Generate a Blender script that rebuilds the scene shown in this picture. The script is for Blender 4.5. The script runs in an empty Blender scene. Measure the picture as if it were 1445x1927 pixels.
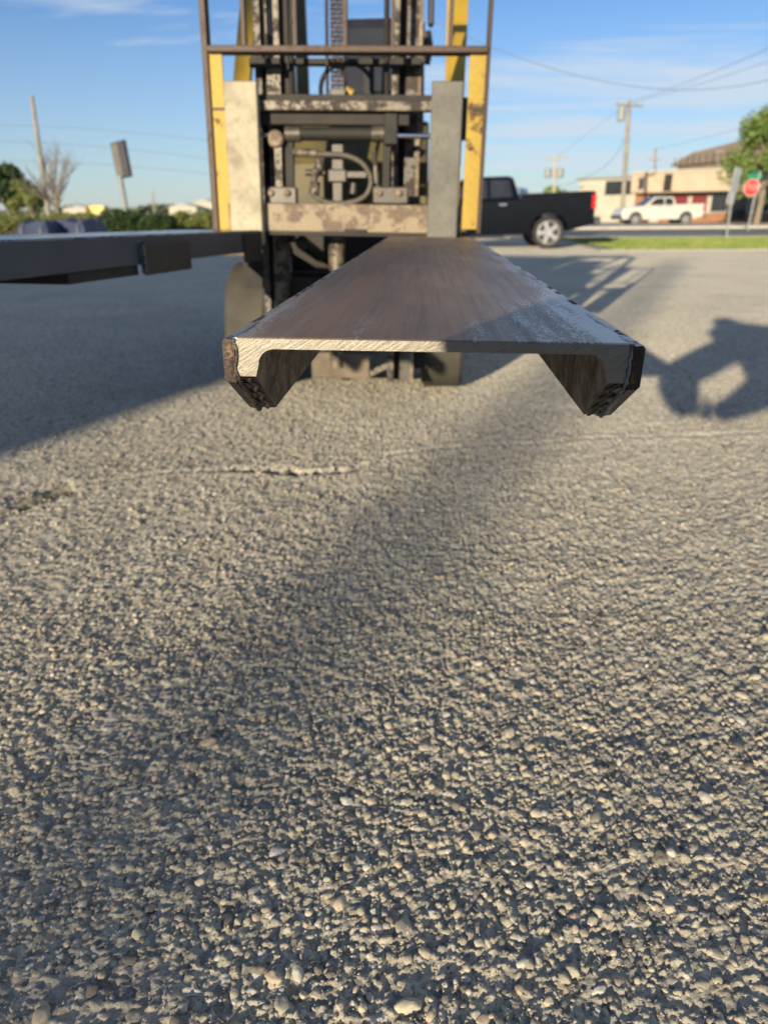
import bpy, bmesh, math, random
import numpy as np
from mathutils import Vector, Matrix
random.seed(7); rng = np.random.default_rng(11)
scn = bpy.context.scene; col = scn.collection
R_ = math.radians

# ------------------------------------------------------------------ camera
F, CX, CY, H = 1336.0, 722.5, 963.5, 0.93
ROLL, PITCH, YAW = R_(.5), R_(22.75), R_(3.5)
fw = np.array([-math.sin(YAW)*math.cos(PITCH), math.cos(YAW)*math.cos(PITCH), -math.sin(PITCH)])
r0 = np.array([math.cos(YAW), math.sin(YAW), 0.0]); u0 = np.cross(r0, fw)
RT = r0*math.cos(ROLL) - u0*math.sin(ROLL); UP = u0*math.cos(ROLL) + r0*math.sin(ROLL)
EYE = np.array([0, 0, H])
def ray(x, y): return fw + RT*(x-CX)/F - UP*(y-CY)/F
def gnd(x, y, h=0.0):
    d = ray(x, y); return Vector(EYE + d*((h-H)/d[2]))
def aty(x, y, Y):
    d = ray(x, y); return Vector(EYE + d*(Y/d[1]))
cd = bpy.data.cameras.new('camera'); cam = bpy.data.objects.new('camera', cd); col.objects.link(cam)
M = Matrix(((RT[0], UP[0], -fw[0]), (RT[1], UP[1], -fw[1]), (RT[2], UP[2], -fw[2])))
cam.matrix_world = Matrix.Translation(Vector(EYE)) @ M.to_4x4()
cd.sensor_fit = 'VERTICAL'; cd.sensor_height = 34.6; cd.sensor_width = 34.6*767/1024
cd.lens = 34.6*F/1927; cd.clip_start = .02; cd.clip_end = 3000
cd.dof.use_dof = True; cd.dof.focus_distance = .78; cd.dof.aperture_fstop = 4.7
scn.camera = cam

# ------------------------------------------------------------------ world and sun
SUN_EL, SUN_AZ = 11.5, 20.5          # travel direction of the light: azimuth from +Y towards +X
sdir = Vector((math.sin(R_(SUN_AZ))*math.cos(R_(SUN_EL)), math.cos(R_(SUN_AZ))*math.cos(R_(SUN_EL)), -math.sin(R_(SUN_EL))))
w = bpy.data.worlds.new('World'); scn.world = w; w.use_nodes = True
nt = w.node_tree; nt.nodes.clear()
def N(nt, t, **k):
    n = nt.nodes.new(t)
    for a, b in k.items():
        if a == 'inp':
            for i, v in b.items(): n.inputs[i].default_value = v
        else: setattr(n, a, b)
    return n
def L(nt, a, b): nt.links.new(a, b)
wo = N(nt, 'ShaderNodeOutputWorld'); bg = N(nt, 'ShaderNodeBackground', inp={1: .055})
sky = N(nt, 'ShaderNodeTexSky', sky_type='NISHITA', sun_disc=False)
sky.sun_elevation = R_(SUN_EL); sky.sun_rotation = R_(180+SUN_AZ)
sky.air_density = 1.0; sky.dust_density = .25; sky.ozone_density = 2.6
tc = N(nt, 'ShaderNodeTexCoord')
sep = N(nt, 'ShaderNodeSeparateXYZ'); L(nt, tc.outputs['Generated'], sep.inputs[0])
# project directions onto a high cloud layer
addz = N(nt, 'ShaderNodeMath', operation='MAXIMUM', inp={1: .0}); L(nt, sep.outputs[2], addz.inputs[0])
addz2 = N(nt, 'ShaderNodeMath', operation='ADD', inp={1: .07}); L(nt, addz.outputs[0], addz2.inputs[0])
dx = N(nt, 'ShaderNodeMath', operation='DIVIDE'); dy = N(nt, 'ShaderNodeMath', operation='DIVIDE')
L(nt, sep.outputs[0], dx.inputs[0]); L(nt, addz2.outputs[0], dx.inputs[1])
L(nt, sep.outputs[1], dy.inputs[0]); L(nt, addz2.outputs[0], dy.inputs[1])
cmb = N(nt, 'ShaderNodeCombineXYZ'); L(nt, dx.outputs[0], cmb.inputs[0]); L(nt, dy.outputs[0], cmb.inputs[1])
mp_ = N(nt, 'ShaderNodeMapping'); mp_.inputs['Rotation'].default_value = (0, 0, R_(-12)); mp_.inputs['Scale'].default_value = (.42, 1.25, 1)
mp_.inputs['Location'].default_value = (1.35, .4, 0)
L(nt, cmb.outputs[0], mp_.inputs[0])
cn = N(nt, 'ShaderNodeTexNoise', inp={'Scale': .8, 'Detail': 7.0, 'Roughness': .58, 'Distortion': .45})
L(nt, mp_.outputs[0], cn.inputs['Vector'])
cr = N(nt, 'ShaderNodeMapRange', inp={1: .50, 2: .66, 3: 0.0, 4: .8}); bank = N(nt, 'ShaderNodeMapRange', inp={1: -.25, 2: .35, 3: -.05, 4: .13}); L(nt, sep.outputs[0], bank.inputs[0])
cb2 = N(nt, 'ShaderNodeMath', operation='ADD'); L(nt, cn.outputs[0], cb2.inputs[0]); L(nt, bank.outputs[0], cb2.inputs[1]); L(nt, cb2.outputs[0], cr.inputs[0])
# pale veil low down
hz = N(nt, 'ShaderNodeMapRange', inp={1: .0, 2: .22, 3: .42, 4: .0}); L(nt, sep.outputs[2], hz.inputs[0])
mx = N(nt, 'ShaderNodeMath', operation='MAXIMUM'); L(nt, cr.outputs[0], mx.inputs[0]); L(nt, hz.outputs[0], mx.inputs[1])
mix = N(nt, 'ShaderNodeMix', data_type='RGBA')
L(nt, mx.outputs[0], mix.inputs[0]); skt = N(nt, 'ShaderNodeMix', data_type='RGBA', blend_type='MULTIPLY', inp={0: 1.0}); skt.inputs[7].default_value = (.78, .94, 1.24, 1); L(nt, sky.outputs[0], skt.inputs[6]); L(nt, skt.outputs[2], mix.inputs[6]); mix.inputs[7].default_value = (5.5, 6.2, 7.0, 1)
L(nt, mix.outputs[2], bg.inputs[0]); L(nt, bg.outputs[0], wo.inputs[0])
sl = bpy.data.lights.new('sun', 'SUN'); sl.energy = 3.7; sl.angle = R_(.6); sl.color = (1.0, .84, .60)
so = bpy.data.objects.new('sun', sl); col.objects.link(so)
so.rotation_euler = sdir.to_track_quat('-Z', 'Y').to_euler(); so.location = (-5, -14, 8)
scn.view_settings.view_transform = 'Standard'; scn.view_settings.look = 'None'
scn.view_settings.gamma = 1; scn.view_settings.use_curve_mapping = False
scn.view_settings.exposure = 1.12
scn.render.engine = 'CYCLES'

# ------------------------------------------------------------------ helpers
class MB:
    def __init__(s): s.v = []; s.f = []; s.mi = []
    def add(s, vs, fs, m=0):
        n = len(s.v); s.v += [tuple(v) for v in vs]
        for f in fs: s.f.append(tuple(i+n for i in f)); s.mi.append(m)
        return s
    def box(s, x0, x1, y0, y1, z0, z1, T=None, m=0, b=0):
        if b:
            # chamfered box: long edges cut
            bm = bmesh.new(); bmesh.ops.create_cube(bm, size=1)
            for v in bm.verts: v.co = Vector(((x0+x1)/2+v.co.x*(x1-x0), (y0+y1)/2+v.co.y*(y1-y0), (z0+z1)/2+v.co.z*(z1-z0)))
            bmesh.ops.bevel(bm, geom=bm.edges[:], offset=b, segments=1, affect='EDGES')
            bm.verts.index_update(); vs = [v.co.copy() for v in bm.verts]; fs = [[v.index for v in f.verts] for f in bm.faces]; bm.free()
        else:
            vs = [Vector((x, y, z)) for x in (x0, x1) for y in (y0, y1) for z in (z0, z1)]
            fs = [(0,1,3,2), (4,6,7,5), (0,4,5,1), (2,3,7,6), (0,2,6,4), (1,5,7,3)]
        if T is not None: vs = [T @ v for v in vs]
        return s.add(vs, fs, m)
    def tube(s, pts, r, n=10, m=0, cap=True, closed=False):
        pts = [Vector(p) for p in pts]; k = len(pts); rs = r if isinstance(r, (list, tuple)) else [r]*k
        vs = []; up = None
        for i, p in enumerate(pts):
            a = pts[(i-1) % k] if (closed or i > 0) else p; b = pts[(i+1) % k] if (closed or i < k-1) else p
            t = (b-a).normalized()
            if up is None: up = Vector((0, 0, 1)) if abs(t.z) < .9 else Vector((1, 0, 0))
            x = t.cross(up).normalized(); up = x.cross(t).normalized()
            for j in range(n):
                q = 2*math.pi*j/n; vs.append(p + (x*math.cos(q) + up*math.sin(q))*rs[i])
        fs = []
        for i in range(k if closed else k-1):
            for j in range(n):
                a = i*n+j; b = i*n+(j+1) % n; c = ((i+1) % k)*n; fs.append((a, b, c+(j+1) % n, c+j))
        if cap and not closed: fs.append(tuple(range(n))[::-1]); fs.append(tuple((k-1)*n+j for j in range(n)))
        return s.add(vs, fs, m)
    def prism(s, poly, axis, a0, a1, T=None, m=0):
        # poly in the two other axes
        def P(u, v, a):
            return Vector((a, u, v)) if axis == 'x' else Vector((u, a, v)) if axis == 'y' else Vector((u, v, a))
        n = len(poly); vs = [P(u, v, a0) for u, v in poly] + [P(u, v, a1) for u, v in poly]
        if T is not None: vs = [T @ v for v in vs]
        fs = [tuple(range(n)), tuple(range(2*n-1, n-1, -1))] + [(i, i+n, (i+1) % n+n, (i+1) % n) for i in range(n)]
        return s.add(vs, fs, m)
    def lathe(s, prof, T, n=24, m=0, closed=False):
        # prof: (radius, along) ; axis = local x
        vs = []; k = len(prof)
        for r, a in prof:
            for j in range(n):
                q = 2*math.pi*j/n; vs.append(T @ Vector((a, r*math.cos(q), r*math.sin(q))))
        fs = []
        for i in range(k if closed else k-1):
            for j in range(n):
                c = ((i+1) % k)*n; fs.append((i*n+j, i*n+(j+1) % n, c+(j+1) % n, c+j))
        if not closed:
            if prof[0][0] > 0: fs.append(tuple(range(n))[::-1])
            if prof[-1][0] > 0: fs.append(tuple((k-1)*n+j for j in range(n)))
        return s.add(vs, fs, m)
    def build(s, name, mats, parent=None, smooth=None, bevel=0, loc=None):
        me = bpy.data.meshes.new(name)
        vs = s.v
        if parent is not None and not getattr(s, 'local', False):
            inv = W[parent].inverted(); vs = [tuple(inv @ Vector(v)) for v in vs]
        elif loc is not None: vs = [(v[0]-loc[0], v[1]-loc[1], v[2]-loc[2]) for v in vs]
        me.from_pydata(vs, [], s.f); 
        if not isinstance(mats, (list, tuple)): mats = [mats]
        for m in mats: me.materials.append(m)
        me.polygons.foreach_set('material_index', s.mi); me.validate(); me.update()
        bm = bmesh.new(); bm.from_mesh(me); bmesh.ops.recalc_face_normals(bm, faces=bm.faces); bm.to_mesh(me); bm.free()
        o = bpy.data.objects.new(name, me); col.objects.link(o)
        if smooth is not None:
            me.polygons.foreach_set('use_smooth', [True]*len(me.polygons))
            me.set_sharp_from_angle(angle=R_(smooth))
        if bevel:
            b = o.modifiers.new('bevel', 'BEVEL'); b.width = bevel; b.segments = 2; b.limit_method = 'ANGLE'; b.angle_limit = R_(40)
        if parent is not None: o.parent = parent; W[o] = W[parent]
        else:
            o.location = loc or (0, 0, 0); W[o] = Matrix.Translation(o.location)
        return o
W = {}
def tag(o, label=None, cat=None, group=None, kind=None):
    for k, v in (('label', label), ('category', cat), ('group', group), ('kind', kind)):
        if v: o[k] = v
    return o
def empty(name, loc, label, cat, group=None, rot=(0, 0, 0)):
    o = bpy.data.objects.new(name, None); col.objects.link(o); o.empty_display_size = .2
    o.location = loc; o.rotation_euler = rot
    from mathutils import Euler
    W[o] = Matrix.Translation(Vector(loc)) @ Euler(rot).to_matrix().to_4x4()
    return tag(o, label, cat, group)
def copy_tree(o, parent=None):
    c = o.copy(); col.objects.link(c); W[c] = W[o]
    if parent is not None: c.parent = parent
    for ch in [x for x in col.objects if x.parent == o and x is not c]: copy_tree(ch, c)
    return c

# ------------------------------------------------------------------ materials
def ramp(nt, src, stops):
    r = N(nt, 'ShaderNodeValToRGB'); L(nt, src, r.inputs[0]); e = r.color_ramp.elements
    while len(e) < len(stops): e.new(.5)
    for i, (p, c) in enumerate(stops): e[i].position = p; e[i].color = (*c, 1) if len(c) == 3 else c
    return r.outputs[0]
def noise(nt, vec, scale, detail=4, rough=.55, dist=0, sc=None, ntype=None):
    if sc is not None:
        m = N(nt, 'ShaderNodeMapping'); m.inputs['Scale'].default_value = sc; L(nt, vec, m.inputs[0]); vec = m.outputs[0]
    n = N(nt, 'ShaderNodeTexNoise', inp={'Scale': scale, 'Detail': detail, 'Roughness': rough, 'Distortion': dist}); L(nt, vec, n.inputs['Vector'])
    return n.outputs[0]
def mixc(nt, f, a, b, mode='MIX'):
    m = N(nt, 'ShaderNodeMix', data_type='RGBA', blend_type=mode)
    for i, v in ((0, f), (6, a), (7, b)):
        if hasattr(v, 'default_value') or hasattr(v, 'links'): L(nt, v, m.inputs[i])
        else: m.inputs[i].default_value = v if i == 0 else ((*v, 1) if len(v) == 3 else v)
    return m.outputs[2]
def mrange(nt, src, a, b, c=0.0, d=1.0):
    m = N(nt, 'ShaderNodeMapRange', inp={1: a, 2: b, 3: c, 4: d}); L(nt, src, m.inputs[0]); return m.outputs[0]
def base(name):
    m = bpy.data.materials.new(name); m.use_nodes = True; nt = m.node_tree
    b = nt.nodes['Principled BSDF']; t = N(nt, 'ShaderNodeTexCoord')
    return m, nt, b, t.outputs['Object']
def bumpn(nt, b, src, strength=.3, dist=.002, prev=None):
    n = N(nt, 'ShaderNodeBump', inp={'Strength': strength, 'Distance': dist}); L(nt, src, n.inputs['Height'])
    if prev is not None: L(nt, prev, n.inputs['Normal'])
    L(nt, n.outputs[0], b.inputs['Normal']); return n.outputs[0]
def mat(name, c1, c2=None, scale=8, rough=.6, metal=0, bump=.15, spec=None, thr=(.4, .65), coat=0, sc=None, bd=.002):
    m, nt, b, v = base(name)
    c2 = c2 or tuple(x*.75 for x in c1)
    n = noise(nt, v, scale, 5, .6, sc=sc); L(nt, ramp(nt, n, [(thr[0], c1), (thr[1], c2)]), b.inputs['Base Color'])
    b.inputs['Roughness'].default_value = rough; b.inputs['Metallic'].default_value = metal
    if coat: b.inputs['Coat Weight'].default_value = coat; b.inputs['Coat Roughness'].default_value = .06
    if bump: bumpn(nt, b, noise(nt, v, scale*5, 4), bump, bd)
    return m
def worn(name, paint, under, amount=.55, scale=14, rough=.5, under2=(.05, .03, .02), sc=None, metal=0):
    m, nt, b, v = base(name)
    n = noise(nt, v, scale, 8, .68, .3, sc=sc); n2 = noise(nt, v, scale*.35, 4, .6); n3 = noise(nt, v, scale*3, 4, .6)
    fine = ramp(nt, n3, [(.3, tuple(x*.82 for x in paint)), (.7, paint)])
    un = ramp(nt, n3, [(.35, under2), (.65, under)])
    msk = N(nt, 'ShaderNodeMath', operation='ADD'); L(nt, n, msk.inputs[0]); L(nt, n2, msk.inputs[1])
    k = mrange(nt, msk.outputs[0], 2*amount-.05, 2*amount+.06)
    L(nt, mixc(nt, k, fine, un), b.inputs['Base Color'])
    L(nt, mrange(nt, k, 0, 1, rough, .8), b.inputs['Roughness']); b.inputs['Metallic'].default_value = metal
    bumpn(nt, b, n, .35, .004)
    return m

MT = {}
MT['yellow'] = worn('worn_yellow_paint', (.42, .285, .035), (.12, .075, .035), .57, 20, .62)
MT['yellow_clean'] = mat('yellow_paint', (.36, .24, .026), (.27, .18, .025), 6, .42, 0, .05)
MT['yellow_shaded'] = mat('shaded_yellow_paint', (.085, .066, .014), (.04, .033, .014), 5, .55, 0, .1)  # yellow darkened to olive: the shade on the cowl is in the colour
MT['rust_steel'] = worn('rusty_brown_steel', (.060, .036, .026), (.13, .085, .055), .53, 30, .6)
MT['grease_steel'] = worn('greasy_beige_steel', (.14, .115, .082), (.035, .028, .022), .50, 42, .45, (.03, .025, .02))
MT['carriage'] = worn('scuffed_rusty_plate', (.25, .20, .13), (.17, .11, .07), .50, 24, .6, (.10, .09, .08))
MT['rail_face'] = worn('worn_rail_face', (.075, .068, .055), (.032, .027, .022), .50, 32, .45)
MT['rail_dark'] = mat('dark_greasy_steel', (.010, .0095, .009), (.022, .018, .014), 12, .72, 0, .2)
MT['black'] = mat('black_plastic', (.012, .012, .013), (.02, .02, .022), 10, .5, 0, .05)
MT['chrome'] = mat('chrome_rod', (.8, .8, .8), (.75, .75, .75), 5, .12, 1, 0)
MT['grimy'] = mat('oily_dark_parts', (.040, .034, .027), (.075, .063, .048), 25, .45, 0, .3)
MT['hose'] = mat('dusty_hydraulic_hose', (.06, .052, .042), (.095, .082, .065), 30, .6, 0, .1)
MT['rubber'] = mat('dusty_rubber', (.065, .06, .048), (.045, .041, .034), 7, .8, 0, .2)
MT['tyre'] = mat('black_tyre_rubber', (.018, .018, .018), (.03, .03, .03), 9, .75, 0, .1)
MT['navy'] = mat('navy_vinyl', (.006, .010, .022), (.010, .015, .028), 9, .8, 0, .1)

def shank_mat(name, a, c, rough, metal):
    m, nt, b, v = base(name)
    n = noise(nt, v, 9, 8, .65, .2); n2 = noise(nt, v, 60, 3)
    x = ramp(nt, n, [(.3, c), (.5, a), (.72, tuple(min(1, q*1.25) for q in a))])
    L(nt, mixc(nt, mrange(nt, n2, .55, .7, 0, .5), x, tuple(q*.5 for q in a)), b.inputs['Base Color'])
    b.inputs['Roughness'].default_value = rough; b.inputs['Metallic'].default_value = metal
    bumpn(nt, b, n2, .35, .002); return m
MT['shank_a'] = shank_mat('pale_fork_steel', (.30, .27, .19), (.17, .15, .105), .6, .1)  # left fork steel, paler than the right one
MT['shank_b'] = shank_mat('grey_fork_steel', (.11, .108, .095), (.075, .072, .063), .6, .1)

# mill scale on top of the channel, steel scratched along the edges
def mill(rough=.46, name='mill_scale_steel'):
    m, nt, b, v = base(name)
    sx = N(nt, 'ShaderNodeSeparateXYZ'); L(nt, v, sx.inputs[0])
    n = noise(nt, v, 3.2, 6, .6, .4, sc=(2.0, .7, 1)); nb = noise(nt, v, 1.3, 3, .5, 1.2, sc=(4, .6, 1))
    c = ramp(nt, n, [(.30, (.095, .070, .060)), (.50, (.165, .115, .090)), (.70, (.26, .175, .12))])
    # rust streak a third in from the left side
    dxn = noise(nt, v, 2.0, 4, .6, 0, sc=(1, 1, 1))
    a = N(nt, 'ShaderNodeMath', operation='MULTIPLY_ADD', inp={1: .13, 2: -.065}); L(nt, dxn, a.inputs[0])
    s = N(nt, 'ShaderNodeMath', operation='ADD'); L(nt, sx.outputs[0], s.inputs[0]); L(nt, a.outputs[0], s.inputs[1])
    d = N(nt, 'ShaderNodeMath', operation='ADD', inp={1: .113}); L(nt, s.outputs[0], d.inputs[0])
    ab = N(nt, 'ShaderNodeMath', operation='ABSOLUTE'); L(nt, d.outputs[0], ab.inputs[0])
    k = mrange(nt, ab.outputs[0], .002, .026, .5, 0)
    c = mixc(nt, k, c, (.20, .105, .055))
    k2 = mrange(nt, nb, .52, .72, 0, .5); c = mixc(nt, k2, c, (.17, .125, .095))
    lng = noise(nt, v, 1.0, 5, .7, 0, sc=(95, 2.2, 1)); lng2 = noise(nt, v, 1.0, 4, .6, .3, sc=(22, .8, 1))
    c = mixc(nt, mrange(nt, lng, .50, .72, 0, .45), c, (.055, .042, .040)); c = mixc(nt, mrange(nt, lng2, .50, .66, 0, .45), c, (.24, .15, .10))
    # sanded grey bands near both sides
    axx = N(nt, 'ShaderNodeMath', operation='ABSOLUTE'); L(nt, sx.outputs[0], axx.inputs[0])
    edge = mrange(nt, axx.outputs[0], .145, .172)
    fine = noise(nt, v, 260, 3, .7, 0, sc=(1.6, .45, 1))
    patch = noise(nt, v, 16, 3, .6, 0, sc=(2.2, .16, 1))
    scr = N(nt, 'ShaderNodeMath', operation='ADD'); L(nt, patch, scr.inputs[0]); L(nt, fine, scr.inputs[1])
    xr = mrange(nt, sx.outputs[0], -.02, .13, 0, .20)
    thr = N(nt, 'ShaderNodeMath', operation='ADD'); L(nt, scr.outputs[0], thr.inputs[0]); L(nt, xr, thr.inputs[1])
    th2 = N(nt, 'ShaderNodeMath', operation='MULTIPLY_ADD', inp={1: .27}); L(nt, edge, th2.inputs[0]); L(nt, thr.outputs[0], th2.inputs[2])
    yfade = mrange(nt, sx.outputs[1], .10, .75, 0, .30)
    th3 = N(nt, 'ShaderNodeMath', operation='SUBTRACT'); L(nt, th2.outputs[0], th3.inputs[0]); L(nt, yfade, th3.inputs[1])
    ks = mrange(nt, th3.outputs[0], 1.15, 1.32, 0, .8)
    c = mixc(nt, ks, c, (.36, .37, .38))
    L(nt, c, b.inputs['Base Color'])
    rr = mrange(nt, ks, 0, 1, rough, rough*.75); rl = N(nt, 'ShaderNodeMath', operation='MULTIPLY_ADD', inp={1: .30, 2: -.15}); L(nt, lng, rl.inputs[0]); ra_ = N(nt, 'ShaderNodeMath', operation='ADD'); L(nt, rr, ra_.inputs[0]); L(nt, rl.outputs[0], ra_.inputs[1]); L(nt, ra_.outputs[0], b.inputs['Roughness'])
    L(nt, mrange(nt, ks, 0, 1, .28, .70), b.inputs['Metallic'])
    p = bumpn(nt, b, fine, .25, .0006)
    bumpn(nt, b, noise(nt, v, 30, 5, .6), .15, .001, p)
    return m
def sawcut():
    m, nt, b, v = base('saw_cut_bright_steel')
    mp = N(nt, 'ShaderNodeMapping'); mp.inputs['Rotation'].default_value = (0, R_(33), 0); L(nt, v, mp.inputs[0])
    mm = N(nt, 'ShaderNodeMapping'); mm.inputs['Scale'].default_value = (.10, 1, 1); L(nt, mp.outputs[0], mm.inputs[0])
    n = noise(nt, mm.outputs[0], 1100, 3, .6, .5); n2 = noise(nt, mm.outputs[0], 210, 4, .7, .8)
    c = ramp(nt, n, [(.3, (.15, .14, .12)), (.6, (.215, .20, .17))])
    c = mixc(nt, mrange(nt, n2, .55, .75, 0, .35), c, (.22, .14, .085))
    L(nt, c, b.inputs['Base Color']); b.inputs['Metallic'].default_value = .4; b.inputs['Roughness'].default_value = .42
    p = bumpn(nt, b, n, .45, .0006); bumpn(nt, b, n2, .4, .0012, p); return m
def inner():
    m, nt, b, v = base('rough_rusted_flange')
    n = noise(nt, v, 90, 6, .7, .5, sc=(1, .35, .35)); n2 = noise(nt, v, 14, 4)
    c = ramp(nt, n, [(.35, (.045, .036, .026)), (.5, (.19, .15, .105)), (.68, (.42, .34, .25))])
    L(nt, mixc(nt, mrange(nt, n2, .45, .7, 0, .35), c, (.09, .065, .045)), b.inputs['Base Color'])
    b.inputs['Roughness'].default_value = .75; bumpn(nt, b, n, .9, .003); return m
MT['mill'] = mill(); MT['mill_sheen'] = mill(.24, 'smooth_mill_scale_steel'); MT['saw'] = sawcut(); MT['inner'] = inner()
MT['scaly'] = worn('scaly_brown_strip', (.026, .017, .013), (.16, .07, .025), .60, 26, .38, (.02, .013, .01), metal=.3)
MT['strip_top'] = worn('ground_strip_top', (.34, .34, .35), (.08, .07, .07), .52, 40, .36, (.03, .03, .03), sc=(1.6, .5, 1), metal=.75)
MT['weld'] = mat('blued_weld_metal', (.20, .22, .26), (.06, .06, .07), 45, .30, .8, .5, bd=.003)
MT['weld_dark'] = mat('slag_weld_metal', (.05, .045, .043), (.11, .085, .06), 60, .42, .5, .6, bd=.003)
MT['bracket_steel'] = worn('dark_bracket_steel', (.022, .019, .018), (.07, .05, .035), .55, 14, .5)
MT['scab'] = worn('golden_rust_scab', (.11, .055, .022), (.035, .024, .018), .50, 90, .35, metal=.4)
MT['side_shade'] = mat('shaded_flange_side', (.040, .046, .062), (.060, .064, .080), 4, .5, .1, .1)  # navy tint of the side facing away from the sun, put into the colour

# ------------------------------------------------------------------ ground
def vnoise(x, y, seed):
    xi = np.floor(x).astype(np.int64); yi = np.floor(y).astype(np.int64); fx = x-xi; fy = y-yi
    fx = fx*fx*(3-2*fx); fy = fy*fy*(3-2*fy)
    def h(a, b):
        n = (a*374761393 + b*668265263 + seed*982451653) & 0x7fffffff
        n = ((n ^ (n >> 13))*1274126177) & 0x7fffffff
        return ((n ^ (n >> 16)) & 0xffff)/65535.0
    return (h(xi, yi)*(1-fx)+h(xi+1, yi)*fx)*(1-fy) + (h(xi, yi+1)*(1-fx)+h(xi+1, yi+1)*fx)*fy
crack_px = [(-260, 1010), (-90, 985), (0, 960), (60, 940), (130, 914), (230, 900), (380, 886), (470, 884), (560, 887), (660, 884), (730, 853), (880, 838), (1100, 826), (1445, 812), (1700, 806)]
CR = [gnd(*p) for p in crack_px]
def crack_dist(X, Y):
    best = np.full(X.shape, 9.0); par = np.zeros(X.shape)
    for i in range(len(CR)-1):
        a, b = CR[i], CR[i+1]; ex, ey = b.x-a.x, b.y-a.y; l2 = ex*ex+ey*ey
        t = np.clip(((X-a.x)*ex+(Y-a.y)*ey)/l2, 0, 1)
        d = np.hypot(X-(a.x+t*ex), Y-(a.y+t*ey)); k = d < best
        best = np.where(k, d, best); par = np.where(k, crack_px[i][0]+t*(crack_px[i+1][0]-crack_px[i][0]), par)
    return best, par
def cells(x, y, size, seed, rmin, rmax, prob):
    # domes of random radius and height, one per cell
    gx = np.floor(x/size).astype(np.int64); gy = np.floor(y/size).astype(np.int64); best = np.zeros(x.shape)
    def h(a, b, k):
        n = (a*374761393 + b*668265263 + (seed*31+k)*982451653) & 0x7fffffff
        n = ((n ^ (n >> 13))*1274126177) & 0x7fffffff
        return ((n ^ (n >> 16)) & 0xffff)/65535.0
    for i in (-1, 0, 1):
        for j in (-1, 0, 1):
            a, b = gx+i, gy+j
            px = (a+.15+.7*h(a, b, 1))*size; py = (b+.15+.7*h(a, b, 2))*size; r = size*(rmin+(rmax-rmin)*h(a, b, 3))
            e = .75+.6*h(a, b, 5); d = ((x-px)*e)**2+((y-py)/e)**2
            v = np.where(h(a, b, 4) < prob, np.sqrt(np.clip(1-d/(r*r), 0, 1))*(.35+.65*h(a, b, 6)), 0)
            best = np.maximum(best, v)
    return best
def height(x, y):
    wx = x+.0035*(vnoise(x*95, y*95, 41)-.5)*2; wy = y+.0035*(vnoise(x*95, y*95, 42)-.5)*2
    z = .0056*cells(wx, wy, .0138, 5, .32, .62, .85) + .0036*cells(wx, wy, .009, 6, .3, .6, .8)
    z += .0030*(vnoise(x*150, y*150, 1)-.5) + .0026*(vnoise(x*330, y*300, 7)-.5) + .0050*(vnoise(x*38, y*38, 2)-.5) + .006*(vnoise(x*5, y*5, 5)-.5)
    return z - .0055
def axis(start, stop, f):
    out = [start]
    while out[-1] < stop: out.append(out[-1]+f(out[-1]))
    return out
right = axis(0, 1500, lambda x: .0033*(1+.9*x) if x < 3.4 else .0033*4.1*1.22**((x-3.4)/.02) if x < 3.6 else x*.22)
down = axis(.45, 2500, lambda y: .0031*max(.8, y)**1.45 if y < 7 else (y-6.6)*.2)
up_ = axis(-.45, 300, lambda y: max(.01, (y+.47)*.3))
xs = np.array([-x for x in right[:0:-1]]+right); ys = np.array([-y for y in up_[:0:-1]]+down)
X, Y = np.meshgrid(xs, ys); nx, ny = len(xs), len(ys); print('grid', nx, ny)
wx = X+.02*(vnoise(X*14, Y*14, 3)-.5); wy = Y+.05*(vnoise(X*9, Y*9, 4)-.5)
Z = height(X, Y)
dc, par = crack_dist(wx, wy)
wdt = np.where(par < 140, .034+.03*vnoise(X*16, Y*16, 88), np.where((par > 430) & (par < 690), .020, .007)); dep = np.where(par < 140, .045, np.where((par > 430) & (par < 690), .034, .008))
fade = np.clip((3.4-np.abs(X))/.5, 0, 1)*np.clip((7-Y)/1.5, 0, 1)*np.clip((Y-.44)/.05, 0, 1)
Z = fade*(Z - dep*np.exp(-(dc/wdt)**2) + .0034*np.exp(-((dc-.040)/.026)**2))
CRK = np.where(par < 140, 1.0, np.where((par > 430) & (par < 690), .95, .12))*np.exp(-(dc/(wdt*.8))**4)*np.clip(.2+1.7*vnoise(X*22, Y*22, 77), 0, 1)*fade
me = bpy.data.meshes.new('parking_lot')
V = np.stack([X.ravel(), Y.ravel(), Z.ravel()], 1).astype(np.float32)
ii = (np.arange(ny-1)[:, None]*nx + np.arange(nx-1)[None]).ravel()
Fq = np.stack([ii, ii+1, ii+1+nx, ii+nx], 1).astype(np.int32)
me.vertices.add(len(V)); me.vertices.foreach_set('co', V.ravel())
me.loops.add(Fq.size); me.loops.foreach_set('vertex_index', Fq.ravel())
me.polygons.add(len(Fq)); me.polygons.foreach_set('loop_start', np.arange(len(Fq), dtype=np.int32)*4)
me.polygons.foreach_set('loop_total', np.full(len(Fq), 4, np.int32)); me.polygons.foreach_set('use_smooth', np.ones(len(Fq), bool))
me.update(calc_edges=True)
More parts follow.
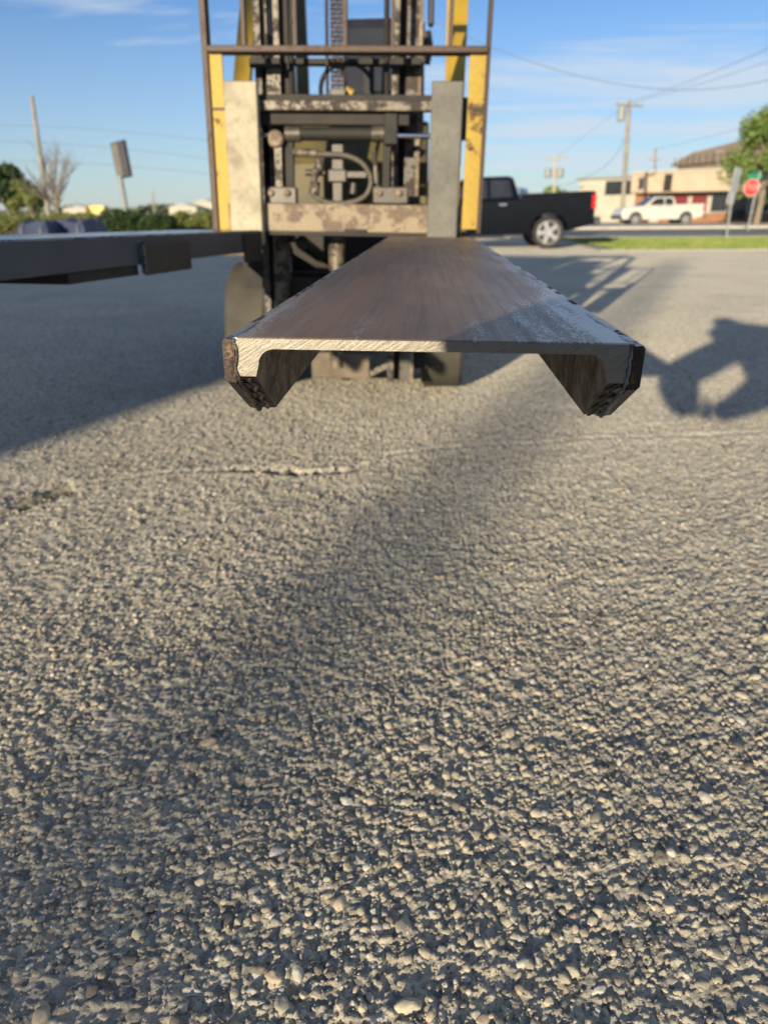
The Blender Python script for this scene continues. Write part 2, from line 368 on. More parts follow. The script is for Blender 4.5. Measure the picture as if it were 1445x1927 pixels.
def asphalt():
    m, nt, b, v = base('worn_aggregate_asphalt')
    fine = noise(nt, v, 240, 5, .7); mid = noise(nt, v, 45, 4, .6); big = noise(nt, v, .9, 5, .6, .3); bigs = noise(nt, v, .22, 4, .6)
    vo = N(nt, 'ShaderNodeTexVoronoi', inp={'Scale': 75.0}); L(nt, v, vo.inputs['Vector'])
    sepc = N(nt, 'ShaderNodeSeparateColor'); L(nt, vo.outputs['Color'], sepc.inputs[0])
    sx = N(nt, 'ShaderNodeSeparateXYZ'); L(nt, v, sx.inputs[0])
    c = ramp(nt, fine, [(.3, (.20, .195, .17)), (.52, (.43, .41, .345)), (.72, (.68, .645, .53))])
    st = ramp(nt, sepc.outputs[0], [(.0, (.11, .108, .102)), (.25, (.27, .26, .235)), (.55, (.44, .415, .34)), (.78, (.62, .575, .44)), (.88, (.46, .36, .26)), (1, (.70, .68, .61))])
    c = mixc(nt, .62, c, st)
    c = mixc(nt, mrange(nt, big, .45, .66, 0, .42), c, (.24, .225, .20))
    c = mixc(nt, mrange(nt, bigs, .50, .66, 0, .35), c, (.40, .38, .33))
    da = N(nt, 'ShaderNodeAttribute', attribute_name='dirt'); c = mixc(nt, da.outputs['Fac'], c, (.035, .030, .025))
    L(nt, c, b.inputs['Base Color']); b.inputs['Roughness'].default_value = .9; b.inputs['Specular IOR Level'].default_value = .2
    b.inputs['Diffuse Roughness'].default_value = .5
    p0 = bumpn(nt, b, noise(nt, v, 700, 3, .7), .5, .0008); p = bumpn(nt, b, fine, .8, .003, p0)
    farh = noise(nt, v, 30, 4, .7)
    pf = bumpn(nt, b, mid, 1.0, .010, p)
    k = mrange(nt, sx.outputs[1], 4.5, 7.5)
    mn = N(nt, 'ShaderNodeMix', data_type='VECTOR'); L(nt, k, mn.inputs[0]); L(nt, p, mn.inputs[4]); L(nt, pf, mn.inputs[5])
    L(nt, mn.outputs[1], b.inputs['Normal'])
    return m
ca = me.attributes.new('dirt', 'FLOAT', 'POINT'); ca.data.foreach_set('value', CRK.ravel().astype(np.float32))
me.materials.append(asphalt())
lot = bpy.data.objects.new('parking_lot', me); col.objects.link(lot); W[lot] = Matrix()
tag(lot, kind='structure')

# pebbles of the exposed aggregate: points with attributes, instanced by geometry nodes
def pebbles():
    P = []; S = []
    def zone(x0, x1, y0, y1, dens, smin, smax, pw):
        n = int((x1-x0)*(y1-y0)*dens); x = rng.uniform(x0, x1, n); y = rng.uniform(y0, y1, n)
        u = rng.random(n)**pw; s = smin+(smax-smin)*u
        P.append(np.stack([x, y], 1)); S.append(s)
    zone(-1.7, 1.7, .45, 1.9, 3000, .0026, .0068, 1.6)
    zone(-1.4, 1.4, .45, 1.5, 430, .0066, .0132, 2.2)
    zone(-1.7, 1.7, 1.15, 1.9, 160, .0070, .0110, 1.8)
    zone(-1.4, 1.4, .45, 1.6, 30000, .0006, .0021, 1.5)
    zone(-2.7, 2.7, 1.9, 3.6, 2600, .0032, .0075, 1.6)
    zone(-5.5, 5.5, 3.6, 8.5, 1500, .005, .0095, 1.4)
    P = np.concatenate(P); S = np.concatenate(S)
    d, pr = crack_dist(P[:, 0], P[:, 1]); dens = vnoise(P[:, 0]*5, P[:, 1]*5, 9)
    keep0 = (S < .0066) | (rng.random(len(P)) > (P[:, 1]-.7)/.9)
    keep = keep0 & (d > np.where(pr < 140, .036, .014)) & (rng.random(len(P)) > (P[:, 1]-3.6)/5) & ((dens > .22) | (rng.random(len(P)) > .55)) 
    # keep a cone a little wider than the picture
    keep &= np.abs(P[:, 0]+.05*P[:, 1]) < .62*P[:, 1]+.75
    P = P[keep]; S = S[keep]; n = len(P)
    sx = S*rng.uniform(.85, 1.45, n); sy = S*rng.uniform(.75, 1.15, n); sz = S*rng.uniform(.5, .95, n)
    gx = P[:, 0]; gy = P[:, 1]
    z0 = height(gx, gy)*np.clip((7-gy)/1.5, 0, 1)*np.clip((3.4-np.abs(gx))/.5, 0, 1)
    z = z0 + sz*np.where(S > .0075, rng.uniform(-.55, -.05, n), rng.uniform(-.50, .22, n))
    me = bpy.data.meshes.new('pebbles'); me.vertices.add(n)
    me.vertices.foreach_set('co', np.stack([P[:, 0], P[:, 1], z], 1).astype(np.float32).ravel())
    a = me.attributes.new('sc', 'FLOAT_VECTOR', 'POINT'); a.data.foreach_set('vector', np.stack([sx, sy, sz], 1).astype(np.float32).ravel())
    a = me.attributes.new('rt', 'FLOAT_VECTOR', 'POINT'); a.data.foreach_set('vector', np.stack([rng.normal(0, .25, n), rng.normal(0, .25, n), rng.uniform(0, 6.28, n)], 1).astype(np.float32).ravel())
    a = me.attributes.new('tone', 'FLOAT', 'POINT'); a.data.foreach_set('value', rng.random(n).astype(np.float32))
    a = me.attributes.new('pick', 'INT', 'POINT'); a.data.foreach_set('value', rng.integers(0, 8, n).astype(np.int32))
    o = bpy.data.objects.new('pebbles', me); col.objects.link(o); W[o] = Matrix()
    m, nt, b, v = base('rounded_pebble')
    at = N(nt, 'ShaderNodeAttribute', attribute_type='INSTANCER', attribute_name='tone')
    c = ramp(nt, at.outputs['Fac'], [(0, (.09, .088, .082)), (.16, (.24, .22, .18)), (.3, (.38, .345, .27)), (.5, (.47, .43, .33)), (.74, (.54, .485, .36)), (.88, (.48, .37, .26)), (.93, (.66, .63, .56)), (1, (.34, .33, .30))])
    n1 = noise(nt, v, 3.0, 5, .65)
    c = mixc(nt, mrange(nt, n1, .38, .68, 0, .5), c, (.20, .18, .145))
    L(nt, c, b.inputs['Base Color']); b.inputs['Roughness'].default_value = .50; b.inputs['Specular IOR Level'].default_value = .45
    bumpn(nt, b, noise(nt, v, 7, 4, .7), .35, .15)
    me.materials.append(m)
    g = bpy.data.node_groups.new('pebble_scatter', 'GeometryNodeTree')
    g.interface.new_socket('Geometry', in_out='INPUT', socket_type='NodeSocketGeometry'); g.interface.new_socket('Geometry', in_out='OUTPUT', socket_type='NodeSocketGeometry')
    gi = g.nodes.new('NodeGroupInput'); go = g.nodes.new('NodeGroupOutput')
    join = g.nodes.new('GeometryNodeJoinGeometry')
    for i in range(8):
        ico = g.nodes.new('GeometryNodeMeshIcoSphere'); ico.inputs['Radius'].default_value = 1; ico.inputs['Subdivisions'].default_value = 3
        pos = g.nodes.new('GeometryNodeInputPosition'); tn = g.nodes.new('ShaderNodeTexNoise')
        va = g.nodes.new('ShaderNodeVectorMath'); va.operation = 'ADD'; va.inputs[1].default_value = (i*7.3, i*3.1, i*5.7)
        g.links.new(pos.outputs[0], va.inputs[0]); g.links.new(va.outputs[0], tn.inputs['Vector'])
        tn.inputs['Scale'].default_value = .85 if i % 2 else 1.5; tn.inputs['Detail'].default_value = 2.0
        vs = g.nodes.new('ShaderNodeVectorMath'); vs.operation = 'SUBTRACT'; vs.inputs[1].default_value = (.5, .5, .5); g.links.new(tn.outputs['Color'], vs.inputs[0])
        vm = g.nodes.new('ShaderNodeVectorMath'); vm.operation = 'SCALE'; vm.inputs['Scale'].default_value = 1.0 if i % 2 else .75; g.links.new(vs.outputs[0], vm.inputs[0])
        sp = g.nodes.new('GeometryNodeSetPosition'); g.links.new(ico.outputs[0], sp.inputs[0]); g.links.new(vm.outputs[0], sp.inputs['Offset'])
        sh = g.nodes.new('GeometryNodeSetShadeSmooth'); g.links.new(sp.outputs[0], sh.inputs[0])
        sm = g.nodes.new('GeometryNodeSetMaterial'); sm.inputs['Material'].default_value = m; g.links.new(sh.outputs[0], sm.inputs[0])
        ti = g.nodes.new('GeometryNodeGeometryToInstance'); g.links.new(sm.outputs[0], ti.inputs[0]); g.links.new(ti.outputs[0], join.inputs[0])
    ip = g.nodes.new('GeometryNodeInstanceOnPoints'); ip.inputs['Pick Instance'].default_value = True
    def na(n_, t):
        q = g.nodes.new('GeometryNodeInputNamedAttribute'); q.data_type = t; q.inputs[0].default_value = n_; return q.outputs[0]
    g.links.new(gi.outputs[0], ip.inputs['Points']); g.links.new(join.outputs[0], ip.inputs['Instance'])
    g.links.new(na('sc', 'FLOAT_VECTOR'), ip.inputs['Scale']); g.links.new(na('pick', 'INT'), ip.inputs['Instance Index'])
    er = g.nodes.new('FunctionNodeEulerToRotation'); g.links.new(na('rt', 'FLOAT_VECTOR'), er.inputs[0]); g.links.new(er.outputs[0], ip.inputs['Rotation'])
    g.links.new(ip.outputs[0], go.inputs[0])
    md = o.modifiers.new('scatter', 'NODES'); md.node_group = g
    tag(o, 'rounded tan and grey pebbles embedded in the worn parking lot surface', 'gravel', kind='stuff')
    print('pebbles', n)
pebbles()

# road, pavements, grass (sheets stacked a few millimetres apart, kerbs are steps)
MT['road'] = mat('grey_road_asphalt', (.13, .125, .12), (.18, .17, .16), 1.5, .85, 0, .2)
MT['concrete'] = mat('pale_concrete', (.50, .46, .39), (.42, .39, .33), 1.2, .8, 0, .1)
MT['grass'] = mat('mown_grass_ground', (.075, .115, .022), (.16, .19, .05), 1.6, .9, 0, .6)
MT['kerbm'] = mat('worn_kerb_concrete', (.36, .34, .29), (.29, .27, .23), 1.2, .85, 0, .1)
def sheet(name, pts, z, m, th=.0):
    b = MB(); n = len(pts)
    b.add([(p[0], p[1], z) for p in pts]+[(p[0], p[1], -.05) for p in pts], [tuple(range(n))]+[(i, (i+1) % n, (i+1) % n+n, i+n) for i in range(n)])
    return tag(b.build(name, m), kind='structure')
sheet('road', [(-300, 31.5), (400, 29), (400, 46), (-300, 46)], .006, MT['road'])
sheet('pavement', [(-300, 46), (400, 46), (400, 58), (-300, 58)], .12, MT['concrete'])
sheet('service_road', [(-300, 58), (400, 58), (400, 74), (-300, 74)], .010, MT['road'])
gr_pts = [(4.7, 20.2), (60, 18.6), (60, 28.6), (4.9, 28.6)]
sheet('grass_verge', gr_pts, .035, MT['grass'])
sheet('kerb', [(4.5, 20.05), (60, 18.45), (60, 18.59), (4.72, 20.19), (4.88, 28.62), (60, 28.62), (60, 28.8), (4.7, 28.8)], .03, MT['kerbm'])
sheet('corner_pavement', [(3.2, 30.0), (8.6, 29.2), (60, 28.9), (60, 30.2), (8.6, 31.0), (3.2, 32.5)], .05, MT['concrete'])
def grass_blades(name, x0, x1, y0, y1, n, h, label, z0=.03):
    x = rng.uniform(x0, x1, n); y = rng.uniform(y0, y1, n); a = rng.uniform(0, 3.14, n); hh = h*rng.uniform(.5, 1.3, n); ww = .012
    dx_, dy_ = np.cos(a)*ww, np.sin(a)*ww; lx_, ly_ = rng.normal(0, .02, n), rng.normal(0, .02, n)
    v = np.stack([np.stack([x-dx_, y-dy_, np.full(n, z0)], 1), np.stack([x+dx_, y+dy_, np.full(n, z0)], 1), np.stack([x+lx_, y+ly_, z0+hh], 1)], 1).reshape(-1, 3)
    m = bpy.data.meshes.new(name); m.from_pydata(v.tolist(), [], [(3*i, 3*i+1, 3*i+2) for i in range(n)])
    m.materials.append(MT['blade']); o = bpy.data.objects.new(name, m); col.objects.link(o); W[o] = Matrix(); return tag(o, label, 'grass', kind='stuff')
MT['blade'] = mat('grass_blade', (.14, .21, .04), (.26, .28, .08), .9, .7, 0, 0)
grass_blades('grass', 4.9, 22, 19.9, 28.5, 42000, .075, 'short sunlit green grass on the verge between the lot and the road')

# ------------------------------------------------------------------ steel channels laid over the forks
CW, TW, FT, SP = .3815, .0105, .0205, .0118       # overall width, web, flange, side strip
LEN = 2.76
def channel_parts(root, T, strip=None):
    hw = CW/2 - SP
    def depth(y): return .036 + min(1, y/.078)*.050
    ysec = [0, .0015, .02, .04, .06, .078] + list(np.linspace(.12, LEN, 60))
    prof = [(-hw, 0, 0), (-hw, 1, 0), (-hw+FT*.86, 1, 0)]
    for q in range(7):
        a = q/6*math.pi/2; prof.append((-hw+FT+.015-.015*math.cos(a), 0, -TW-.015+.015*math.sin(a)))
    right = [(-x, f, z) for x, f, z in prof[::-1]]; full = prof+right; n = len(full)
    b = MB(); vs = []
    for k, y in enumerate(ysec):
        ins = 0 if k else .0012
        for x, f, z in full:
            zz = -depth(y) if f else z
            if z == 0 and not f: zz = -ins
            vs.append(T @ Vector((x, y, zz)))
    fs = []; mi = []
    for k in range(len(ysec)-1):
        for i in range(n):
            j = (i+1) % n; fs.append((k*n+i, k*n+j, (k+1)*n+j, (k+1)*n+i))
            if i == n-1: mi.append(0)                        # top
            elif i in (0, n-2): mi.append(2)
            elif i in (1, n-3): mi.append(3)                 # bottom and chamfer of a flange
            else: mi.append(2)
    # front face: split as web strip + flange ends so that it stays planar
    m_ = n//2
    fs.append(tuple(range(n))); mi.append(1); fs.append(tuple((len(ysec)-1)*n+i for i in range(n))[::-1]); mi.append(1)
    b.v = [tuple(v) for v in vs]; b.f = fs; b.mi = mi
    b.build('channel', [MT['mill_sheen'] if strip else MT['mill'], MT['saw'], MT['inner'], MT['scaly']], root, smooth=35)
    for s in (-1, 1):
        p = MB(); xi = s*(hw+.0008); xo = s*(CW/2); vs = []
        for k, y in enumerate(ysec):
            y2 = y-.0012; d = depth(y)+.005*(1-min(1, y/.078)); w_ = .0012*math.sin(y*41+s)+.0007*math.sin(y*113)
            c = .0025
            ring = [(xi, -.0022), (xo-s*c+w_*.3, -.0016), (xo, -.0016-c), (xo, -d+c), (xo-s*c, -d), (xi, -d-.0006)]
            for x, z in ring: vs.append(T @ Vector((x, y2, z)))
        fs = []; mi = []
        for k in range(len(ysec)-1):
            for i in range(6):
                j = (i+1) % 6; fs.append((k*6+i, k*6+j, (k+1)*6+j, (k+1)*6+i)); mi.append(1 if i in (0, 1) else 0)
        fs.append(tuple(range(6))); mi.append(0); e = (len(ysec)-1)*6; fs.append(tuple(e+i for i in range(6))[::-1]); mi.append(0)
        p.v = [tuple(v) for v in vs]; p.f = fs; p.mi = mi
        p.build('side_strip', [strip or MT['scaly'], MT['strip_top']], root, smooth=30)
        # front weld seam, lumpy, runs down the joint and along the chamfer
        wb = MB(); pts = []; rs = []
        for q in range(34):
            t = q/33
            if t < .38: y_, z_ = .0004, -.001-t/.38*.036
            else: y_, z_ = (t-.38)/.62*.078-.001, -.037-(t-.38)/.62*.050
            pts.append(T @ Vector((s*(hw+.0006*math.sin(q*.9)+.0009*random.uniform(-1, 1)), y_, z_))); rs.append(.0016+.0010*random.random()+(.0010 if t > .40 else 0))
        wb.tube(pts, rs, 8); wb.build('weld_bead', MT['weld'] if s > 0 else MT['weld_dark'], root, smooth=60)
        # crusty weld laid along the chamfer between flange and strip
        if strip is None:
            for (c0, wa, mm) in ((.0, .0085, MT['weld_dark'] if s < 0 else MT['weld']), (-.011, .0035, MT['weld_dark'])):
                rb = MB(); vs = []; nseg = 40
                for q in range(nseg+1):
                    t = q/nseg; y_, z_ = t*.077, -.0375-t*.0495; h_ = .0006+.0003*random.random(); dd = .0022*math.sin(q*.55+s)+.0004*random.uniform(-1, 1)
                    xl = c0-wa*(.55+.10*random.random())+dd; xr_ = c0+wa*(.55+.10*random.random())+dd
                    for xx, k_ in ((xl, -.0006), (xl*.6+xr_*.4, h_), (xr_, -.0006)): vs.append(T @ Vector((s*(hw+xx), y_-k_*.55, z_-k_*.84)))
                rb.add(vs, [(i*3+j, i*3+j+1, i*3+j+4, i*3+j+3) for i in range(nseg) for j in (0, 1)]); rb.build('weld_crust', mm, root, smooth=50)
            # heat-tinted patch with rust on the front of the strip
            rb = MB(); poly = [(.0025, -.004), (.0068, -.006), (.0075, -.013), (.0052, -.018), (.0048, -.027), (.0068, -.036), (.0022, -.035), (.0016, -.020)]
            rb.add([T @ Vector((s*(hw+.0008+u_), -.0016, v_)) for u_, v_ in poly]+[T @ Vector((s*(hw+.0008+u_), -.0011, v_)) for u_, v_ in poly], [tuple(range(8))]+[(i, (i+1) % 8, 8+(i+1) % 8, 8+i) for i in range(8)]); rb.build('rust_scab', MT['scab'], root)
        # tack welds on the top seam
        for y0, y1 in ([(.0, .11), (.50, .58), (.95, 1.06), (1.55, 1.64), (2.2, 2.3)] if s < 0 else [(.0, .05), (.075, .22), (.52, .66), (1.0, 1.1), (1.5, 1.58), (2.0, 2.1)]):
            wb = MB(); pts = []; rs = []; n_ = max(6, int((y1-y0)/.005))
            for q in range(n_+1):
                t = q/n_; pts.append(T @ Vector((s*(hw+random.uniform(-.0012, .0012)), y0+(y1-y0)*t, -.0012+random.uniform(-.0003, .0003)))); rs.append((.0042+.0018*random.random())*max(.25, math.sin(math.pi*min(1, max(0, t*.9+.06)))**.4))
            wb.tube(pts, rs, 8)
            inv = T.inverted(); wb.v = [tuple(T @ Vector((c.x, c.y, -.0012+(c.z+.0012)*.38))) for c in (inv @ Vector(v) for v in wb.v)]
            wb.build('weld_tack', MT['weld'], root, smooth=60)
def chan_T(p, q, roll):
    d = (q-p).normalized(); r = d.cross(Vector((0, 0, 1))).normalized(); r = (Matrix.Rotation(roll, 3, d) @ r)
    u = r.cross(d); m = Matrix((r, d, u)).transposed().to_4x4(); return Matrix.Translation(p) @ m
pR = Vector((.0035, .652, .8249)); qR = Vector((.0115, 3.41, .8349))
rR = empty('steel_channel', pR, 'mill scale steel channel with bare saw-cut end pointing at the viewer on the right fork', 'steel channel', 'steel channels on the forks')
channel_parts(rR, chan_T(pR, qR, R_(.85)))
W_T = chan_T(pR, qR, R_(.85))
dL = Vector((.22, 1.69, -.0134)).normalized(); qL = Vector((-.743, 3.38, .8705)) - Vector((dL.y, -dL.x, 0))*CW/2; pL = qL - dL*LEN
rL = empty('steel_channel', pL, 'steel channel seen from its shaded side with a hanging bracket, on the left fork', 'steel channel', 'steel channels on the forks')
TL = chan_T(pL, qL, R_(.4)); channel_parts(rL, TL, MT['side_shade'])
def lb(x0, x1, y0, y1, z0, z1, name, m, b=0):
    q = MB(); q.box(x0, x1, y0, y1, z0, z1, TL, b=b); return q.build(name, m, rL)
hw = CW/2
# retaining strap under the left channel and its hanging bracket
lb(-.15, hw-.010, 1.28, 1.648, -.116, -.0875, 'retaining_strap', MT['rail_dark'])
br = lb(hw+.0012, hw+.016, 1.66, 1.98, -.118, -.022, 'bracket', MT['bracket_steel'], b=.003)
lb(hw+.0012, hw+.0165, 1.650, 1.657, -.112, -.026, 'bracket_lit_edge', MT['weld'])  # bright strip paints the lit near edge of the bracket
lb(hw+.0005, hw+.006, 2.52, 2.72, -.125, -.012, 'heel_plate', MT['rail_dark'])

# ------------------------------------------------------------------ forklift
FY = 3.42; CXF = -.395
fk = empty('forklift', (CXF, 4.16, 0), 'worn yellow forklift with its mast and load backrest facing the viewer, carrying two steel channels', 'forklift')
MR = Matrix.Translation((CXF, FY, .86)) @ Matrix.Rotation(R_(1.2), 4, 'Y') @ Matrix.Rotation(R_(-2.0), 4, 'X')
MI = MR.inverted(); EV = Vector(EYE)
def mpx(x, y, off):           # pixel -> point in the mast's own frame, on its plane y = off
    o = MI @ EV; d = (MI.to_3x3() @ Vector(ray(x, y))); t = (off-o.y)/d.y; return o+d*t
def mb_(name, m, x0, x1, y0, y1, z0, z1, b=0, parent=None, **k):
    q = MB(); q.box(min(x0, x1), max(x0, x1), y0, y1, min(z0, z1), max(z0, z1), MR, b=b); return q.build(name, m, parent or fk, **k)
def pxbox(name, m, px0, px1, ytop, ybot, off, dep, b=0, ref=None, **k):
    yr = ref if ref is not None else (max(ytop, 0)+min(ybot, 437))/2
    a = mpx(px0, yr, off); c = mpx(px1, yr, off)
    zt = mpx((px0+px1)/2, ytop, off).z; zb = mpx((px0+px1)/2, ybot, off).z
    return mb_(name, m, a.x, c.x, off, off+dep, zb, zt, b, **k)
# forks
for (a, c, sm, lab) in ((427, 488, 'shank_a', 'pale beige fork'), (808, 866, 'shank_b', 'dull grey fork')):
    p0 = mpx(a, 290, 0); p1 = mpx(c, 290, 0); zt = mpx((a+c)/2, 152, 0).z
    q = MB(); q.box(p0.x, p1.x, 0, .052, -.062, zt, MR, b=.004)
    o = q.build('fork', [MT[sm]], fk); o['label'] = lab
    T = (chan_T(pR, qR, 0) if a > 600 else TL); xm = MI @ (T @ Vector((0, LEN, 0)))
    bl = MB(); y1 = LEN-.005; off = (.035 if a > 600 else .02)
    Ti = T.inverted(); cx0 = (Ti @ (MR @ Vector((p0.x, 0, 0)))).x; cx1 = (Ti @ (MR @ Vector((p1.x, 0, 0)))).x
    bl.box(cx0, cx1, y1-1.25, y1, -.062, -.014, T, b=.004); bl.build('fork_blade', MT['rail_dark'], o)
# load backrest
zt = 1.5
def bar(name, m, px, pxr, off=.06, dep=.012, ytop=None, ybot=None, zb=None, ztv=None, ref=90, b=.0015):
    a = mpx(px, ref, off); c = mpx(pxr, ref, off)
    z0 = zb if zb is not None else mpx(px, ybot, off).z; z1 = ztv if ztv is not None else mpx(px, ytop, off).z
    return mb_(name, m, a.x, c.x, off, off+dep, z0, z1, b)
ZT = 1.30
zl = mpx(400, 432, .06).z
br_l = bar('backrest_upright', MT['rust_steel'], 379, 390, .045, .065, zb=zl, ztv=ZT)
br_r = bar('backrest_upright', MT['rust_steel'], 916, 924, .045, .065, zb=zl, ztv=ZT)
pxbox('backrest_rail', MT['rust_steel'], 388, 919, 85, 98, .030, .07, b=.003, ref=92)
for a, c in ((455, 463), (551, 559), (644, 653), (735, 741), (843, 851)):
    bar('backrest_bar', MT['rust_steel'], a, c, .050, .035, zb=mpx(a, 90, .04).z, ztv=ZT)
mb_('backrest_top_rail', MT['rust_steel'], mpx(379, 90, .05).x, mpx(924, 90, .05).x, .045, .11, ZT, ZT+.04, .002)
for a, c in ((393, 418), (884, 917)):
    o = pxbox('side_plate', MT['yellow'], a, c, 99, 432, .058, .010, b=.002, ref=110)
    pxbox('clip', MT['rust_steel'], a-2, c+7 if a < 600 else c, 202, 207, .052, .008, parent=o)
pxbox('guard_lug', MT['rail_dark'], 417, 427, 195, 270, .06, .05); pxbox('guard_lug', MT['rail_dark'], 865, 882, 183, 262, .06, .05)
pxbox('guard_lug', MT['rust_steel'], 862, 878, 388, 436, .06, .05)
# carriage
x_l = mpx(490, 300, .06).x; x_r = mpx(870, 300, .06).x
pxbox('carriage_top_bar', MT['grease_steel'], 430, 868, 189, 208, .055, .045, b=.003, ref=200)
pxbox('carriage_top_plate', MT['rail_dark'], 432, 866, 178, 189, .075, .07)
pxbox('side_shift_bar', MT['rail_dark'], 492, 770, 209, 235, .100, .04, b=.003)
lo = pxbox('carriage_lower_bar', MT['carriage'], 430, 868, 384, 437, .055, .05, b=.004, ref=410)
pxbox('notch_dark_block', MT['rail_dark'], 648, 690, 431, 438.5, .050, .010, parent=lo)  # raised dark block stands in for the shade of a notch
pxbox('carriage_lower_lip', MT['rail_dark'], 440, 868, 437, 444, .06, .12)
def px_tube(name, m, pts, r, off, n=12, **k):
    q = MB(); q.tube([MR @ mpx(x, y, o_) for (x, y), o_ in zip(pts, off if isinstance(off, list) else [off]*len(pts))], r, n); return q.build(name, m, k.get('parent', fk), smooth=45)
cyl = px_tube('side_shift_cylinder', MT['rail_dark'], [(558, 252), (712, 252)], .028, .12)
px_tube('cylinder_gland', MT['grimy'], [(538, 252), (566, 252)], .034, .12, parent=cyl); px_tube('cylinder_gland', MT['grimy'], [(700, 252), (728, 252)], .034, .12, parent=cyl)
px_tube('chrome_rod', MT['chrome'], [(484, 254), (516, 254)], .010, .10); px_tube('chrome_rod', MT['chrome'], [(738, 255), (812, 256)], .0115, .10)
pxbox('cylinder_bracket', MT['rail_dark'], 722, 748, 212, 272, .085, .05, b=.004)
q = MB(); a = MR @ mpx(519, 262, .095); q.lathe([(.001, -.02), (.028, -.02), (.036, -.012), (.036, .012), (.028, .02), (.001, .02)], Matrix.Translation(a) @ MR.to_3x3().to_4x4() @ Matrix.Rotation(R_(90), 4, 'Z'), 16); q.build('rod_eye', MT['carriage'], fk, smooth=40)
pxbox('link_bar', MT['grease_steel'], 517, 531, 272, 352, .09, .03, b=.002)
pxbox('link_bar', MT['rail_dark'], 535, 552, 265, 352, .12, .03)
pxbox('link_bar', MT['rail_dark'], 720, 733, 265, 352, .12, .03)
for a, c, bolts in ((500, 558, (510, 541)), (701, 768, (714, 751))):
    o = pxbox('clamp_block', MT['grimy'], a, c, 351, 384, .075, .05, b=.006)
    for bx in bolts:
        q = MB(); p = MR @ mpx(bx, 363, .075); q.lathe([(.018, -.003), (.018, .001), (.0135, .003), (.0135, .013), (.010, .016), (.001, .017)], Matrix.Translation(p) @ MR.to_3x3().to_4x4() @ Matrix.Rotation(R_(-90), 4, 'Z'), 12); q.build('bolt', MT['carriage'], o, smooth=30)
# hoses, valve, fittings
def arc(pts, n=40):
    # Catmull-Rom through pixel points
    P = [pts[0]]+pts+[pts[-1]]; out = []
    for i in range(1, len(P)-2):
        for k in range(8):
            t = k/8; p0, p1, p2, p3 = P[i-1], P[i], P[i+1], P[i+2]
            out.append(tuple(.5*((2*p1[j])+(-p0[j]+p2[j])*t+(2*p0[j]-5*p1[j]+4*p2[j]-p3[j])*t*t+(-p0[j]+3*p1[j]-3*p2[j]+p3[j])*t**3) for j in range(2)))
    return out+[pts[-1]]
px_tube('hydraulic_hose', MT['hose'], arc([(548, 287), (600, 290), (650, 293), (682, 308), (698, 338), (688, 368), (655, 382), (612, 380), (588, 364)]), .0125, .14, 10)
px_tube('hose_fitting', MT['grease_steel'], [(546, 286), (596, 289)], .018, .14)
px_tube('hydraulic_hose', MT['hose'], arc([(586, 365), (592, 335), (602, 318), (598, 300)]), .014, .15, 10)
o = pxbox('valve_block', MT['grimy'], 617, 652, 318, 343, .16, .06, b=.006)
pxbox('valve_post', MT['grimy'], 624, 646, 268, 320, .17, .05, parent=o, b=.004); pxbox('valve_post', MT['grimy'], 626, 644, 343, 384, .17, .05, parent=o, b=.003)
pxbox('valve_arm', MT['grimy'], 650, 690, 322, 335, .17, .03, parent=o, b=.003)
px_tube('fitting', MT['grease_steel'], [(590, 330), (603, 312)], .02, .13, parent=o); px_tube('fitting', MT['grease_steel'], [(594, 342), (592, 366)], .022, .13, parent=o)
px_tube('fitting', MT['grimy'], [(575, 325), (612, 325)], .014, .15, parent=o); px_tube('fitting', MT['grimy'], [(666, 345), (664, 365)], .016, .15, parent=o)
px_tube('nipple', MT['grease_steel'], [(704, 284), (707, 322)], .012, .15); px_tube('nipple', MT['grimy'], [(707, 322), (709, 345)], .017, .15)
# mast rails
zb = -.72
def rail(px0, px1, off, dep, m, z0=zb, z1=1.35, ref=90): 
    a = mpx(px0, ref, off).x; c = mpx(px1, ref, off).x
    return mb_('mast_rail', m, a, c, off, off+dep, z0, z1, .002)
rail(478, 491, .30, .14, MT['rail_face']); rail(500, 526, .26, .12, MT['grease_steel']); rail(491, 500, .33, .10, MT['rail_dark'])
rail(527, 543, .30, .06, MT['rail_dark'], z0=-.05); rail(738, 752, .26, .12, MT['grease_steel']); rail(752, 765, .33, .10, MT['rail_dark']); 
rr_ = rail(765, 790, .28, .14, MT['rail_face']); a = mpx(788, 90, .278).x
mb_('rail_edge', MT['carriage'], a, a+.016, .276, .30, zb, 1.35, parent=rr_)
for a, c in ((549, 556), (728, 737)): px_tube('tilt_hose', MT['rail_dark'], [(a, -90), (a, 180), (a+2, 430)], .012, .24, 8)
mb_('mast_cross_member', MT['rail_dark'], mpx(478, 90, .40).x, mpx(790, 90, .40).x, .36, .42, mpx(640, 122, .38).z, mpx(640, 112, .38).z)
mb_('mast_cross_member', MT['rail_dark'], mpx(478, 90, .40).x, mpx(790, 90, .40).x, .36, .42, -.40, -.22)
MT['tan'] = mat('dusty_tan_steel', (.15, .118, .082), (.085, .066, .047), 9, .7, 0, .1)
mb_('mast_cross_member', MT['tan'], mpx(575, 90, .30).x, mpx(700, 90, .30).x, .28, .34, zb+.01, zb+.14, .003)
for px in (484, 513, 745, 778):
    q = MB(); a = MR @ mpx(px, 118, .25); q.box(-.034, .034, -.01, .02, -.018, .018, Matrix.Translation(a)); q.build('roller_clip', MT['rail_dark'], fk)
